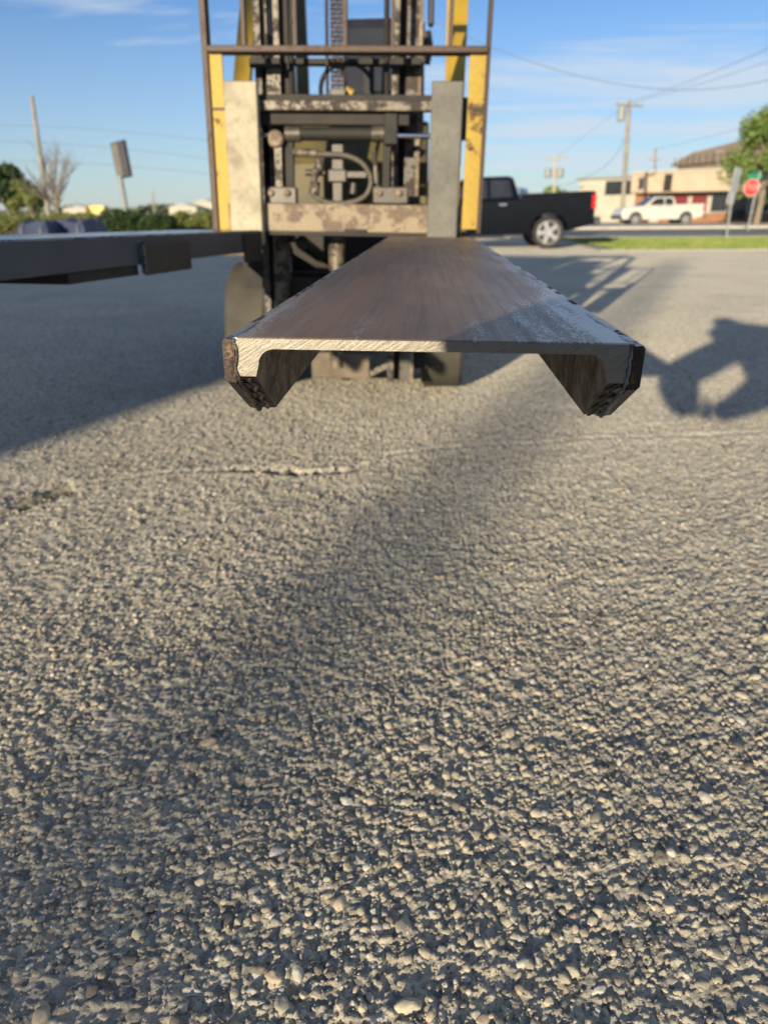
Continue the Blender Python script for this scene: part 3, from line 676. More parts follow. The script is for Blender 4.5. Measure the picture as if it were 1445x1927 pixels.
# lift chain: plates, and its anchor
ch = pxbox('chain_guide', MT['rail_dark'], 612, 617, -90, 180, .26, .03)
pxbox('chain_guide', MT['rust_steel'], 647, 652, -90, 90, .26, .03)
cx0 = mpx(621, 60, .22).x; cx1 = mpx(649, 60, .22).x; k = 0; z = mpx(635, 186, .22).z
lc = mb_('lift_chain', MT['rail_dark'], (cx0+cx1)/2-.004, (cx0+cx1)/2+.004, .225, .235, z, 1.35)
while z < 1.30:
    q = MB()
    for s_ in range(5):
        xx = cx0+(cx1-cx0)*(s_+.5)/5
        if (k+s_) % 2 == 0: q.box(xx-.004, xx+.004, .218, .242, z, z+.030, MR, b=.003)
    q.tube([MR @ Vector((cx0, .230, z+.004)), MR @ Vector((cx1, .230, z+.004))], .005, 6)
    q.build('chain_link', MT['rust_steel'] if k % 3 else MT['grimy'], lc); z += .017; k += 1
pxbox('chain_anchor', MT['grimy'], 621, 650, 166, 184, .20, .05, b=.004)
px_tube('lift_cylinder', MT['grease_steel'], [(634, 446), (634, 520), (634, 690)], .042, .30, 16)
px_tube('cylinder_cap', MT['yellow_clean'], [(648, 168), (664, 177)], .018, .25)
# under the carriage: frame plates
def wb(name, m, x0, x1, y0, y1, z0, z1, b=0, parent=None, **k):
    q = MB(); q.box(x0, x1, y0, y1, z0, z1, None, b=b); return q.build(name, m, parent or fk, **k)
CXB = -.405
wb('axle_housing', MT['rail_dark'], CXB-.42, CXB+.42, 4.02, 4.32, .24, .46)
wb('underframe', MT['rail_dark'], CXB-.40, CXB+.40, 4.3, 6.2, .30, .62)
wb('mudguard_step', MT['tan'], -1.08, -.86, 3.88, 4.5, .735, .75, b=.004)
wb('mudguard', MT['rail_dark'], -.97, -.86, 3.9, 4.6, .55, .735)
wb('mudguard', MT['rail_dark'], .03, .14, 3.9, 4.6, .55, .735)
for s in (-1, 1):
    wb('frame_plate', MT['tan'] if s < 0 else MT['rail_dark'], CXB+s*.37-.05, CXB+s*.37+.05, 3.84, 3.90, .16, .66, b=.003)
    px = CXB+(.49 if s > 0 else -.56)
    T = Matrix.Translation((px, 4.16, .345))
    q = MB(); hw_ = .115; R0 = .345
    pr = [(R0-.14, -hw_*.8), (R0-.05, -hw_), (R0-.02, -hw_), (R0, -hw_*.82), (R0, hw_*.82), (R0-.02, hw_), (R0-.05, hw_), (R0-.14, hw_*.8)]
    q.lathe(pr, T, 48, closed=True); o = q.build('wheel', MT['rubber'], fk, smooth=35)
    q = MB(); q.lathe([(.001, -hw_*.9), (.07, -hw_*.9), (.08, -hw_*.6), (.19, -hw_*.6), (.2, -hw_*.85), (.2, hw_*.85), (.19, hw_*.6), (.08, hw_*.6), (.07, hw_*.9), (.001, hw_*.9)], T, 24); q.build('rim', MT['yellow_shaded'], o, smooth=35)
    px2 = CXB+s*.42
    T = Matrix.Translation((px2, 5.85, .27)); q = MB(); q.lathe([(.12, -.08), (.25, -.09), (.27, -.07), (.27, .07), (.25, .09), (.12, .08)], T, 32); o = q.build('wheel', MT['rubber'], fk, smooth=35)
# tilt cylinders
for s in (-1, 1):
    q = MB(); q.tube([(CXB+s*.24, 3.86, .80), (CXB+s*.24, 4.5, .70)], .035, 12); q.build('tilt_cylinder', MT['grimy'], fk, smooth=40)
# cowl, seat deck, counterweight
q = MB(); q.prism([(4.52, .88), (4.52, 1.20), (4.62, 1.42), (4.74, 1.42), (4.80, 1.2), (4.80, .88)], 'x', CXB-.40, CXB+.40); q.build('cowl', MT['yellow_shaded'], fk, bevel=.015)
wb('dark_infill', MT['rail_dark'], CXB-.42, CXB+.42, 4.50, 4.53, .30, .878)  # dark plate added so the gap below the cowl stays black
wb('floor_plate', MT['rail_dark'], CXB-.44, CXB+.44, 4.78, 5.2, .60, .64)
q = MB(); q.prism([(5.15, .62), (5.15, 1.10), (6.05, 1.16), (6.45, 1.05), (6.5, .35), (6.2, .25), (5.3, .3)], 'x', CXB-.46, CXB+.46); q.build('counterweight', MT['yellow_clean'], fk, bevel=.03)
wb('side_panel', MT['yellow_clean'], CXB+.455, CXB+.50, 4.60, 5.3, .62, 1.22, b=.01)
wb('instrument_panel', MT['navy'], CXB-.32, CXB+.36, 4.60, 4.74, 1.424, 1.56, b=.02)
wb('display', MT['navy'], CXB+.06, CXB+.24, 4.62, 4.66, 1.565, 1.74, b=.01)
# steering wheel and column
T = Matrix.Translation((CXB-.10, 4.98, 1.62)) @ Matrix.Rotation(R_(-62), 4, 'X')
q = MB(); q.tube([T @ Vector((.165*math.cos(a), .165*math.sin(a), 0)) for a in np.linspace(0, 2*math.pi, 33)[:-1]], .014, 8, closed=True)
for a in (0.3, 2.4, 4.5): q.tube([T @ Vector((0, 0, 0)), T @ Vector((.16*math.cos(a), .16*math.sin(a), 0))], .010, 6)
sw = q.build('steering_wheel', MT['black'], fk, smooth=40)
q = MB(); q.tube([(CXB-.10, 4.70, 1.36), (CXB-.10, 4.98, 1.61)], .03, 8); q.build('steering_column', MT['black'], fk, smooth=40)
for i in range(3):
    q = MB(); x = CXB+.14+.07*i; q.tube([(x, 4.72, 1.42), (x+.01, 4.80, 1.62), (x+.01, 4.82, 1.66)], [.008, .008, .02], 8); q.build('lever', MT['black'], fk, smooth=50)
# seat
q = MB(); q.box(CXB-.16, CXB+.36, 5.25, 5.75, 1.16, 1.32, None, b=.04); st = q.build('seat', MT['navy'], fk)
q = MB(); q.prism([(5.72, 1.28), (5.60, 1.34), (5.72, 2.10), (5.80, 2.18), (5.94, 2.17), (5.90, 1.28)], 'x', CXB-.20, CXB+.36); q.build('seat_back', MT['navy'], st, bevel=.04)
q = MB(); q.box(CXB-.05, CXB+.10, 5.56, 5.60, 1.40, 1.86, None, b=.012); q.build('seat_belt_panel', mat('grey_cushion', (.035, .036, .04), None, 9, .85), st)
q = MB(); q.lathe([(.001, -.35), (.13, -.34), (.16, -.28), (.16, .28), (.13, .34), (.001, .35)], Matrix.Translation((CXB, 6.15, 1.34)), 20); q.build('gas_cylinder', mat('pale_tank_paint', (.35, .36, .38), None, 6, .4), fk, smooth=40)
# overhead guard
def leg(x0, y0, z0, x1, y1, z1, w_, d_, m, name='guard_pillar'):
    q = MB(); vs = []
    for x, y, z in ((x0, y0, z0), (x1, y1, z1)):
        for sx_, sy_ in ((-1, -1), (1, -1), (1, 1), (-1, 1)): vs.append((x+sx_*w_/2, y+sy_*d_/2, z))
    q.add(vs, [(0, 1, 2, 3), (7, 6, 5, 4), (0, 4, 5, 1), (1, 5, 6, 2), (2, 6, 7, 3), (3, 7, 4, 0)]); return q.build(name, m, fk, bevel=.004)
a0 = aty(457, 150, 4.62); a1 = aty(470, 0, 4.98); b0 = aty(858, 150, 4.62); b1 = aty(866, 0, 4.98)
def ext(a, b, z): return a+(b-a)*((z-a.z)/(b.z-a.z))
for p, q_ in ((a0, a1), (b0, b1)):
    lo_ = ext(p, q_, .75); hi = ext(p, q_, 2.50); leg(lo_.x, lo_.y, lo_.z, hi.x, hi.y, hi.z, .095, .07, MT['yellow_clean'])
    leg(hi.x*.92+CXB*.08, 6.1, 1.1, hi.x*.92+CXB*.08, 5.9, 2.50, .07, .07, MT['yellow_clean'])
q4 = aty(566, 60, 5.9); leg(q4.x, 5.9, 1.15, q4.x, 5.9, 2.5, .085, .05, MT['yellow_shaded'])
hiL = ext(a0, a1, 2.50); hiR = ext(b0, b1, 2.50)
wb('guard_roof_frame', MT['yellow_clean'], hiL.x-.05, hiR.x+.05, hiL.y-.05, hiL.y+.04, 2.502, 2.57, b=.008)
wb('guard_roof_frame', MT['yellow_clean'], hiL.x-.05, hiR.x+.05, 6.0, 6.09, 2.502, 2.57, b=.008)
for i in range(9):
    x = hiL.x+(hiR.x-hiL.x)*i/8; wb('guard_roof_bar', MT['yellow_clean'], x-.02, x+.02, hiL.y+.042, 5.998, 2.505, 2.55)
lg = wb('work_light', MT['black'], -.02, .015, 4.86, 4.92, 1.93, 2.12, b=.01)
q = MB(); q.tube([aty(802, 60, 5.0), aty(806, 90, 5.0), aty(800, 120, 5.0)], .03, 8); q.build('mirror', MT['black'], fk, smooth=40)

# ------------------------------------------------------------------ pickups
def pickup(loc, heading, tilt, paint, label, body_label=None, rim=MT['chrome'], tyre=MT['tyre']):
    # local: +x front, origin on the ground at the rear axle
    root = empty('pickup_truck', loc, label, 'pickup truck', None, (0, tilt, heading))
    Wm = W[root]
    glass = MT['glass']; B = .99
    def P(poly, y0, y1, name, m, par=root, bev=0): q = MB(); q.prism(poly, 'y', y0, y1, Wm); return q.build(name, m, par, bevel=bev)
    def arch(cx, r, n=10): return [(cx+r*math.cos(math.pi*k/n), .44+r*math.sin(math.pi*k/n)) for k in range(n, -1, -1)]
    lower = [(-1.22, .60), (-.50, .44)]+arch(0, .50)[0:]+[(.6, .42), (3.1, .42)]+arch(3.65, .50)+[(4.25, .44), (4.62, .42), (4.68, .75), (4.62, 1.12), (4.45, 1.20), (3.15, 1.30), (.80, 1.32), (.78, 1.40), (-1.20, 1.44), (-1.26, 1.38), (-1.24, 1.0)]
    body = P(lower, -B, B, 'body', paint, bev=.05)
    vs = []; prof = [(.80, 1.315), (.98, 1.86), (1.12, 1.90), (2.20, 1.91), (2.35, 1.87), (3.15, 1.30)]
    q = MB(); n = len(prof)
    for s in (-1, 1):
        for (x, z) in prof: vs.append(Wm @ Vector((x, s*(B-.02-.20*(z-1.3)/.6), z)))
    q.add(vs, [tuple(range(n))[::-1], tuple(range(n, 2*n))]+[(i, (i+1) % n, n+(i+1) % n, n+i) for i in range(n)]); cab = q.build('cab', paint, root, bevel=.04)
    for s in (-1, 1):
        def W2(poly, name, m, par, o=.004):
            q = MB(); pts = [Wm @ Vector((x, s*(B-.02-.20*(z-1.3)/.6+o), z)) for x, z in poly]; p2 = [Wm @ Vector((x, s*(B-.06-.20*(z-1.3)/.6+o), z)) for x, z in poly]
            n = len(poly); q.add(pts+p2, [tuple(range(n)), tuple(range(2*n-1, n-1, -1))]+[(i, i+n, (i+1) % n+n, (i+1) % n) for i in range(n)]); return q.build(name, m, par)
        W2([(1.02, 1.38), (1.08, 1.80), (1.62, 1.82), (1.62, 1.36)], 'side_window', glass, cab)
        W2([(1.70, 1.36), (1.70, 1.82), (2.22, 1.82), (2.86, 1.36)], 'side_window', glass, cab)
        for hx in (1.28, 2.0):
            q = MB(); q.box(hx-.11, hx+.11, s*(B+.004) if s > 0 else -B-.04, B+.04 if s > 0 else -B-.004, 1.16, 1.22, Wm, b=.01); q.build('door_handle', MT['chrome'], cab)
        q = MB(); q.box(-1.255, -1.13, s*B*.86 if s > 0 else -B-.012, B+.012 if s > 0 else -B*.86, .98, 1.36, Wm, b=.02); q.build('tail_light', MT['tail'], root)
        q = MB(); q.box(4.42, 4.66, s*B*.75 if s > 0 else -B-.006, B+.006 if s > 0 else -B*.75, .86, 1.06, Wm, b=.03); q.build('headlight', MT['lamp'], root)
        q = MB(); q.box(2.72, 2.86, s*(B+.01) if s > 0 else -B-.22, B+.22 if s > 0 else -B-.01, 1.30, 1.52, Wm, b=.03); q.build('mirror', paint, cab)
        for cxw in (0, 3.65):
            yc = s*(B-.14); T = Wm @ Matrix.Translation((cxw, yc, .425)) @ Matrix.Rotation(R_(90), 4, 'Z')
            q = MB(); q.lathe([(.30, -.12), (.39, -.135), (.42, -.11), (.425, -.06), (.425, .06), (.42, .11), (.39, .135), (.30, .12)], T, 32, closed=True); wl = q.build('wheel', tyre, root, smooth=35)
            q = MB(); q.lathe([(.305, -.125), (.285, -.128), (.27, -.07), (.27, .07), (.285, .128), (.305, .125)], T, 32, closed=True)
            q.lathe([(.001, -.09), (.07, -.10), (.08, -.05), (.08, .05), (.07, .10), (.001, .09)], T, 16)
            for k in range(5):
                a = 2*math.pi*k/5+.3; Tk = T @ Matrix.Rotation(a, 4, 'X'); q.box(-.10, .10, -.062, .062, .04, .285, Tk, b=.012)
            q.build('rim', rim, wl, smooth=30)
            q = MB(); q.lathe([(.001, -.02), (.29, -.02), (.29, .02), (.001, .02)], T, 20); q.build('brake_disc', MT['black'], wl)
    q = MB(); q.box(-1.42, -1.23, -B+.02, B-.02, .56, .78, Wm, b=.04); q.build('rear_bumper', MT['chrome_dark'], root)
    q = MB(); q.box(4.60, 4.80, -B+.02, B-.02, .44, .74, Wm, b=.05); q.build('front_bumper', MT['chrome_dark'], root)
    q = MB(); q.box(-1.275, -1.252, -.72, .72, .90, 1.36, Wm, b=.01); q.build('tailgate', paint, root)
    q = MB(); q.add([Wm @ Vector(p) for p in [(.845, -.60, 1.50), (.845, .60, 1.50), (.955, .55, 1.82), (.955, -.55, 1.82)]]+[Wm @ Vector(p) for p in [(.87, -.60, 1.50), (.87, .60, 1.50), (.98, .55, 1.82), (.98, -.55, 1.82)]], [(0, 1, 2, 3), (7, 6, 5, 4), (0, 4, 5, 1), (1, 5, 6, 2), (2, 6, 7, 3), (3, 7, 4, 0)]); q.build('rear_window', glass, cab)
    q = MB(); q.add([Wm @ Vector(p) for p in [(2.42, -.72, 1.84), (2.42, .72, 1.84), (3.10, .84, 1.36), (3.10, -.84, 1.36)]]+[Wm @ Vector((p[0]+.012, p[1], p[2]+.014)) for p in [(2.42, -.72, 1.84), (2.42, .72, 1.84), (3.10, .84, 1.36), (3.10, -.84, 1.36)]], [(3, 2, 1, 0), (4, 5, 6, 7), (0, 1, 5, 4), (1, 2, 6, 5), (2, 3, 7, 6), (3, 0, 4, 7)]); q.build('windscreen', glass, cab)
    q = MB(); q.box(-1.1, .70, -.80, .80, 1.42, 1.447, Wm); q.build('bed_dark_plate', MT['black'], root)  # dark plate stands in for the dark hollow of the open bed
    return root
MT['glass'] = mat('dark_glass', (.02, .024, .03), (.03, .034, .04), 3, .06, 0, 0)
MT['tail'] = mat('red_lamp_lens', (.55, .015, .02), (.45, .01, .012), 20, .15, 0, 0)
MT['lamp'] = mat('clear_lamp_lens', (.75, .76, .78), (.6, .6, .62), 20, .1, .4, 0)
MT['chrome_dark'] = mat('scuffed_chrome_bumper', (.22, .23, .24), (.15, .15, .16), 8, .3, .8, 0)
MT['alloy'] = mat('polished_alloy', (.42, .42, .43), (.34, .34, .35), 6, .35, .5, 0)
pb = mat('black_car_paint', (.004, .005, .008), (.005, .006, .010), 3, .10, 0, 0)
pb.node_tree.nodes['Principled BSDF'].inputs['Specular IOR Level'].default_value = .28
pw = mat('white_car_paint', (.50, .49, .45), (.47, .46, .42), 3, .35, 0, 0, coat=.4)
ps = mat('silver_car_paint', (.30, .33, .38), (.27, .30, .34), 3, .3, .3, 0, coat=.5)
b0_ = gnd(1030, 468)
pickup((b0_.x-.05, b0_.y+.85, 0), math.pi+R_(2), R_(1.8), pb, 'black pickup truck with chrome wheels and red tail light parked behind the forklift', rim=MT['alloy'])
s0 = aty(1014, 420, 31); pickup((s0.x+.3, 31.5, 0), math.pi-R_(20), 0, ps, 'silver white pickup truck mostly hidden behind the bed of the black pickup', rim=MT['alloy'])
w0 = gnd(1268, 424); pickup((w0.x, 57, .012), math.pi+R_(6), 0, pw, 'white pickup truck parked in front of the peach storefront building', rim=MT['alloy'])

# ------------------------------------------------------------------ buildings at the right
MT['cream'] = mat('cream_painted_block', (.43, .41, .33), (.38, .36, .29), 1.2, .8, 0, .1)
MT['peach'] = mat('peach_stucco_fascia', (.46, .36, .26), (.42, .325, .235), .7, .75, 0, .08)
MT['orange'] = mat('orange_brick', (.30, .15, .07), (.25, .12, .055), 3, .8, 0, .2)
MT['brownroof'] = mat('brown_standing_seam', (.22, .175, .13), (.26, .205, .155), .6, .7, 0, .1)
MT['white_frame'] = mat('white_window_frame', (.45, .43, .38), (.38, .36, .32), 3, .5, 0, .0)
MT['wood'] = mat('weathered_pole_wood', (.20, .18, .145), (.30, .27, .21), 3, .85, 0, .2)
MT['wood_light'] = mat('sun_bleached_pole_wood', (.36, .32, .25), (.44, .40, .31), 3, .85, 0, .2)
MT['poster'] = mat('red_window_poster', (.16, .015, .02), (.12, .012, .015), 3, .5, 0, 0)
MT['galv'] = mat('galvanised_steel', (.27, .28, .28), (.22, .23, .23), 8, .6, .2, 0)
def facade_frame(p0, p1):
    d = (p1-p0); d.z = 0; d.normalize(); n = Vector((-d.y, d.x, 0)); return Matrix(((d.x, n.x, 0, p0.x), (d.y, n.y, 0, p0.y), (0, 0, 1, 0), (0, 0, 0, 1)))
# storefront
A = aty(1196, 403, 76); A.z = 0; Bp = aty(1560, 398, 66); Bp.z = 0
T = facade_frame(A, Bp); Lw = (Bp-A).length
sf = empty('storefront_building', A, 'long peach storefront with a deep fascia band over windows and an orange brick base', 'building')
def sb(name, m, x0, x1, y0, y1, z0, z1, par=sf, T=T, b=0): q = MB(); q.box(x0, x1, y0, y1, z0, z1, T, b=b); return q.build(name, m, par)
sb('wall', MT['cream'], 0, Lw, .4, 14, 0, 3.9)
sb('fascia', MT['peach'], -.3, Lw+.5, -1.4, .38, 2.55, 4.25, b=.1)
sb('fascia_cap', MT['cream'], -.35, Lw+.55, -1.45, .4, 4.255, 4.42)
sb('brick_base', MT['orange'], 2.2, Lw, .15, .395, 0, .75)
sb('corner_pier', MT['orange'], -.1, 1.2, -.4, .39, 0, 2.54)
sb('dark_sign_panel', MT['rail_dark'], 2.9, 3.6, -1.52, -1.41, 2.7, 4.1)
x = 1.5; i = 0
while x < Lw-1.8:
    door = i in (4, 9)
    wz0, wz1 = (.08 if door else .82), 2.48
    fr = sb('door' if door else 'window', MT['white_frame'], x, x+1.55, .18, .37, wz0, wz1)
    for (a, c, d_, e) in ((x+.10, x+1.45, wz0+.10, wz1-.1),):
        sb('pane', MT['poster'] if i in (1, 2) and not door else MT['glass'], a, c, .14, .176, d_, e, par=fr)
    x += 1.75; i += 1
# pale side building
A2 = aty(1085, 400, 84); A2.z = 0; B2 = aty(1193, 400, 80); B2.z = 0
T2 = facade_frame(A2, B2); L2 = (B2-A2).length
cb = empty('block_building', A2, 'low cream block building with a small high window left of the storefront', 'building')
sb('wall', MT['cream'], 0, L2, 0, 10, 0, 4.1, par=cb, T=T2)
sb('roof', MT['galv'], -.3, L2+.2, -.3, 10.3, 4.105, 4.35, par=cb, T=T2)
sb('window', MT['glass'], 3.0, 6.0, -.06, -.003, 2.6, 3.9, par=cb, T=T2)
sb('door', MT['white_frame'], L2*.82, L2*.82+1.2, -.05, -.003, .02, 2.2, par=cb, T=T2)
# brown roofed building further back
A3 = aty(1262, 400, 120); A3.z = 0; B3 = aty(1400, 400, 104); B3.z = 0; T3 = facade_frame(A3, B3); L3 = (B3-A3).length
bb = empty('brown_building', A3, 'tall brown roofed building rising behind the storefront', 'building')
sb('wall', MT['brownroof'], 0, L3+8, 0, 14, 0, 8.0, par=bb, T=T3)
q = MB(); q.prism([(-1, 7.2), (L3+9, 7.2), (L3+9, 10.2), (4, 8.7), (-1, 7.4)], 'y', -.5, 14.5, T3); q.build('roof', MT['brownroof'], bb)
for k in range(12): sb('roof_seam', MT['rail_dark'], k*1.5, k*1.5+.08, -.58, -.51, 7.2, 8.3, par=bb, T=T3)

# ------------------------------------------------------------------ poles, wires, signs
def pole(px_top, px_bot, Yd, r, label, cross=(), m='wood', name='utility_pole', extra=None):
    t = aty(*px_top, Yd); g = aty(*px_bot, Yd); d = (t-g); g = g - d*((g.z)/d.z) if abs(d.z) > .1 else g
    ro = empty(name, (g.x, g.y, 0), label[:200], 'pole' if name == 'utility_pole' else 'lamp post', 'utility poles along the street' if name == 'utility_pole' else None)
    q = MB(); q.tube([(g.x, g.y, -.1), t], [r*.95, r*.66], 10); q.build('shaft', MT[m], ro, smooth=50)
    for dz, wd, yr in cross:
        q = MB(); p = t+Vector((0, 0, -dz)); c, s = math.cos(yr)*wd/2, math.sin(yr)*wd/2
        q.tube([p+Vector((-c, -s-.15, 0)), p+Vector((c, s-.15, 0))], .05, 6); cc = q.build('crossarm', MT[m], ro)
        for u in (-.9, -.45, .45, .9):
            q = MB(); pp = p+Vector((c*u, s*u-.15, 0)); q.tube([pp, pp+Vector((0, 0, .22))], .05, 6); q.build('insulator', MT['galv'], cc)
    return ro, t
p1, t1 = pole((1184, 188), (1169, 425), 57, .19, 'tall wooden utility pole standing right of the cream block building', ((.35, 2.4, .5),))
q = MB(); c = aty(1177, 214, 56.7); q.lathe([(.2, -.45), (.25, -.4), (.25, .4), (.2, .45)], Matrix.Translation(c+Vector((-.3, 0, 0))) @ Matrix.Rotation(R_(90), 4, 'Y'), 14); q.build('transformer', MT['galv'], p1)
p2, t2 = pole((1233, 278), (1229, 400), 115, .22, 'shorter far utility pole rising behind the storefront roof', ((1.5, 2.0, .3),))
p3, t3 = pole((60, 180), (88, 372), 46, .16, 'bare leaning utility pole at the far left beside the leafless tree')
p4, t4 = pole((1044, 292), (1041, 400), 74, .17, 'pale utility pole with crossarm and round fittings beyond the black pickup', ((.3, 2.2, 0), (1.6, 1.2, 0)), m='wood_light')
for dx_ in (-.55, .55):
    q = MB(); q.lathe([(.25, -.4), (.32, -.3), (.32, .3), (.25, .4)], Matrix.Translation(t4+Vector((dx_, -.2, -1.5))) @ Matrix.Rotation(R_(90), 4, 'Y'), 14); q.build('transformer', MT['galv'], p4)
p5, t5 = pole((1351, 286), (1350, 400), 95, .09, 'thin street lamp post behind the tree and storefront', name='street_lamp', m='galv')
q = MB(); q.box(-.5, .5, -.3, .3, -.1, .12, Matrix.Translation(t5), b=.05); q.build('lamp_head', MT['galv'], p5)
p6, t6 = pole((288, 360), (290, 400), 130, .18, 'tiny distant utility pole on the horizon beyond the round hedge')
bp = gnd(800, 975) - Vector((math.sin(R_(SUN_AZ)), math.cos(R_(SUN_AZ)), 0))*52
p7 = empty('utility_pole', bp, 'thick wooden utility pole behind the viewer, its soft shadow streaking across the foreground', 'pole', 'utility poles along the street')
q = MB(); q.tube([bp+Vector((0, 0, -.1)), bp+Vector((0, 0, 13.5))], [.17, .12], 12); q.build('shaft', MT['wood'], p7, smooth=50)
def wire(pts, r, label):
    # pts: three points given as (px, py, distance)
    a, b, c = [aty(*p) for p in pts]; P = []
    for k in range(25):
        t = k/24; P.append(a*((1-t)*(1-2*t)) + b*(4*t*(1-t)) + c*(t*(2*t-1)))
    q = MB(); q.tube(P, r*.75, 5); o = q.build('power_line', MT['wire'], loc=tuple(P[0])); tag(o, label, 'power line', 'overhead power lines'); return o
MT['wire'] = mat('weathered_cable', (.10, .11, .13), (.13, .14, .15), 3, .6, 0, 0)
wire([(1186, 192, 57), (1330, 140, 42), (1520, 55, 32)], .016, 'upper power line running from the tall pole top to the upper right')
wire([(1192, 193, 57), (1335, 152, 42), (1520, 88, 32)], .013, 'second power line below the topmost one at the right of the tall pole')
wire([(700, -20, 60), (1110, 148, 50), (1520, 128, 40)], .022, 'long sagging cable crossing the sky above the tall pole')
wire([(1236, 280, 115), (1370, 248, 90), (1520, 205, 70)], .022, 'power line from the short far pole to the right')
wire([(1172, 262, 57), (1130, 318, 64), (1048, 352, 74)], .022, 'thick drooping cable between the tall pole and the pale pole')
wire([(1182, 194, 57), (1120, 240, 64), (1046, 296, 74)], .012, 'thin high line between the tall pole and the pale pole')
for (ya, yb, yc, lb_) in ((232, 247, 268, 'uppermost'), (262, 280, 303, 'middle'), (298, 312, 330, 'lowest')):
    wire([(-80, ya+4, 50), (150, (ya+yb)/2+2, 48), (420, yc, 46)], .014, '%s of the three faint power lines at the left' % lb_)
# stop sign with street name blades
sp = gnd(1406, 434)
ss = empty('stop_sign', (sp.x, sp.y, 0), 'red octagonal stop sign with green street name blades on a thin post', 'stop sign')
topz = aty(1412, 322, sp.y).z
q = MB(); q.tube([(sp.x, sp.y, 0), (sp.x+.10, sp.y, topz)], .05, 8); q.build('post', MT['galv'], ss)
c = aty(1413, 353, sp.y-.08); rad = 13.2/F*sp.y
oct_ = [(rad*1.04*math.cos(R_(22.5+45*k)), rad*1.04*math.sin(R_(22.5+45*k))) for k in range(8)]
Ts = Matrix.Translation(c)
q = MB(); q.prism(oct_, 'y', -.0, .02, Ts); q.build('border', MT['white_frame'], ss)
oct2 = [(x*.92, z*.92) for x, z in oct_]
q = MB(); q.prism(oct2, 'y', -.012, -.002, Ts); q.build('face', mat('red_sign_face', (.55, .035, .04), (.5, .03, .035), 3, .4, 0, 0), ss)
def text(name, body, size, m, par, Tm, ext=.004):
    cu = bpy.data.curves.new(name, 'FONT'); cu.body = body; cu.size = size; cu.align_x = 'CENTER'; cu.align_y = 'CENTER'; cu.extrude = ext
    o = bpy.data.objects.new(name, cu); col.objects.link(o); dg = bpy.context.evaluated_depsgraph_get()
    me_ = bpy.data.meshes.new_from_object(o.evaluated_get(dg)); bpy.data.objects.remove(o)
    me_.transform(W[par].inverted() @ Tm); me_.materials.append(m); o = bpy.data.objects.new(name, me_); col.objects.link(o); o.parent = par; W[o] = W[par]; return o
text('lettering', 'STOP', rad*.95, MT['white_frame'], ss, Ts @ Matrix.Translation((0, -.018, 0)) @ Matrix.Rotation(R_(90), 4, 'X'))
MT['green'] = mat('green_sign', (.01, .20, .10), (.01, .18, .09), 3, .4, 0, 0)
c2 = aty(1417, 332, sp.y); q = MB(); q.box(-.30, .45, -.01, .01, -.10, .10, Matrix.Translation(c2)); q.build('street_name_blade', MT['green'], ss)
q = MB(); q.box(-.01, .01, -.35, .35, -.10, .10, Matrix.Translation(c2+Vector((0, 0, .22)))); q.build('street_name_blade', MT['green'], ss)
# slanted white sign seen from behind
g2 = gnd(1365, 452); t_ = aty(1384, 322, g2.y)
ws = empty('road_sign', (g2.x, g2.y, 0), 'tall pale rectangular road sign seen edge on from behind, left of the stop sign', 'road sign')
q = MB(); q.tube([(g2.x, g2.y, 0), (t_.x, t_.y, t_.z)], .035, 8); q.build('post', MT['galv'], ws)
c = aty(1381, 350, g2.y); Tw = Matrix.Translation(c) @ Matrix.Rotation(R_(6), 4, 'Y') @ Matrix.Rotation(R_(52), 4, 'Z')
q = MB(); q.box(-.36, .36, -.012, .012, -.56, .56, Tw, b=.006); q.build('panel', mat('pale_sign_back', (.50, .52, .54), (.42, .44, .46), 3, .5), ws)
# big sign on a pole at the left
gs = aty(240, 400, 38); ls = empty('pole_sign', (gs.x, gs.y, 0), 'rectangular billboard sign on a single post above the trimmed round hedge', 'sign')
tz = aty(236, 330, 38).z
q = MB(); q.tube([(gs.x, gs.y, 0), (gs.x-.12, gs.y, tz)], .13, 10); q.build('post', MT['galv'], ls)
c = aty(229, 301, 38); Tq = Matrix.Translation(c) @ Matrix.Rotation(R_(-4), 4, 'Y') @ Matrix.Rotation(R_(-42), 4, 'Z')
q = MB(); q.box(-.72, .72, -.06, .06, -.80, .80, Tq, b=.01); pn = q.build('cabinet', MT['rail_dark'], ls)
q = MB(); q.box(-.66, -.02, -.072, -.063, -.74, .74, Tq); q.build('face_panel', mat('tan_sign_face', (.17, .155, .13), None, 4, .6, 0, 0), pn)
q = MB(); q.box(.0, .66, -.072, -.063, -.74, .74, Tq); q.build('face_panel', mat('grey_sign_face', (.07, .068, .08), None, 4, .6, 0, 0), pn)
# small yellow-topped sign left
c = aty(180, 394, 60); ys_ = empty('shop_sign', (c.x, c.y, 0), 'small yellow and white roadside sign left of the trimmed round hedge', 'sign')
q = MB(); q.box(-.75, .75, -.1, .1, -.28, .28, Matrix.Translation(c), b=.03); q.build('yellow_panel', mat('yellow_plastic_panel', (.80, .52, .10), None, 3, .5, 0, 0), ys_)
q = MB(); q.box(-.45, .45, -.1, .1, -1.35, -.29, Matrix.Translation(c), b=.03); q.build('base', MT['white_frame'], ys_)

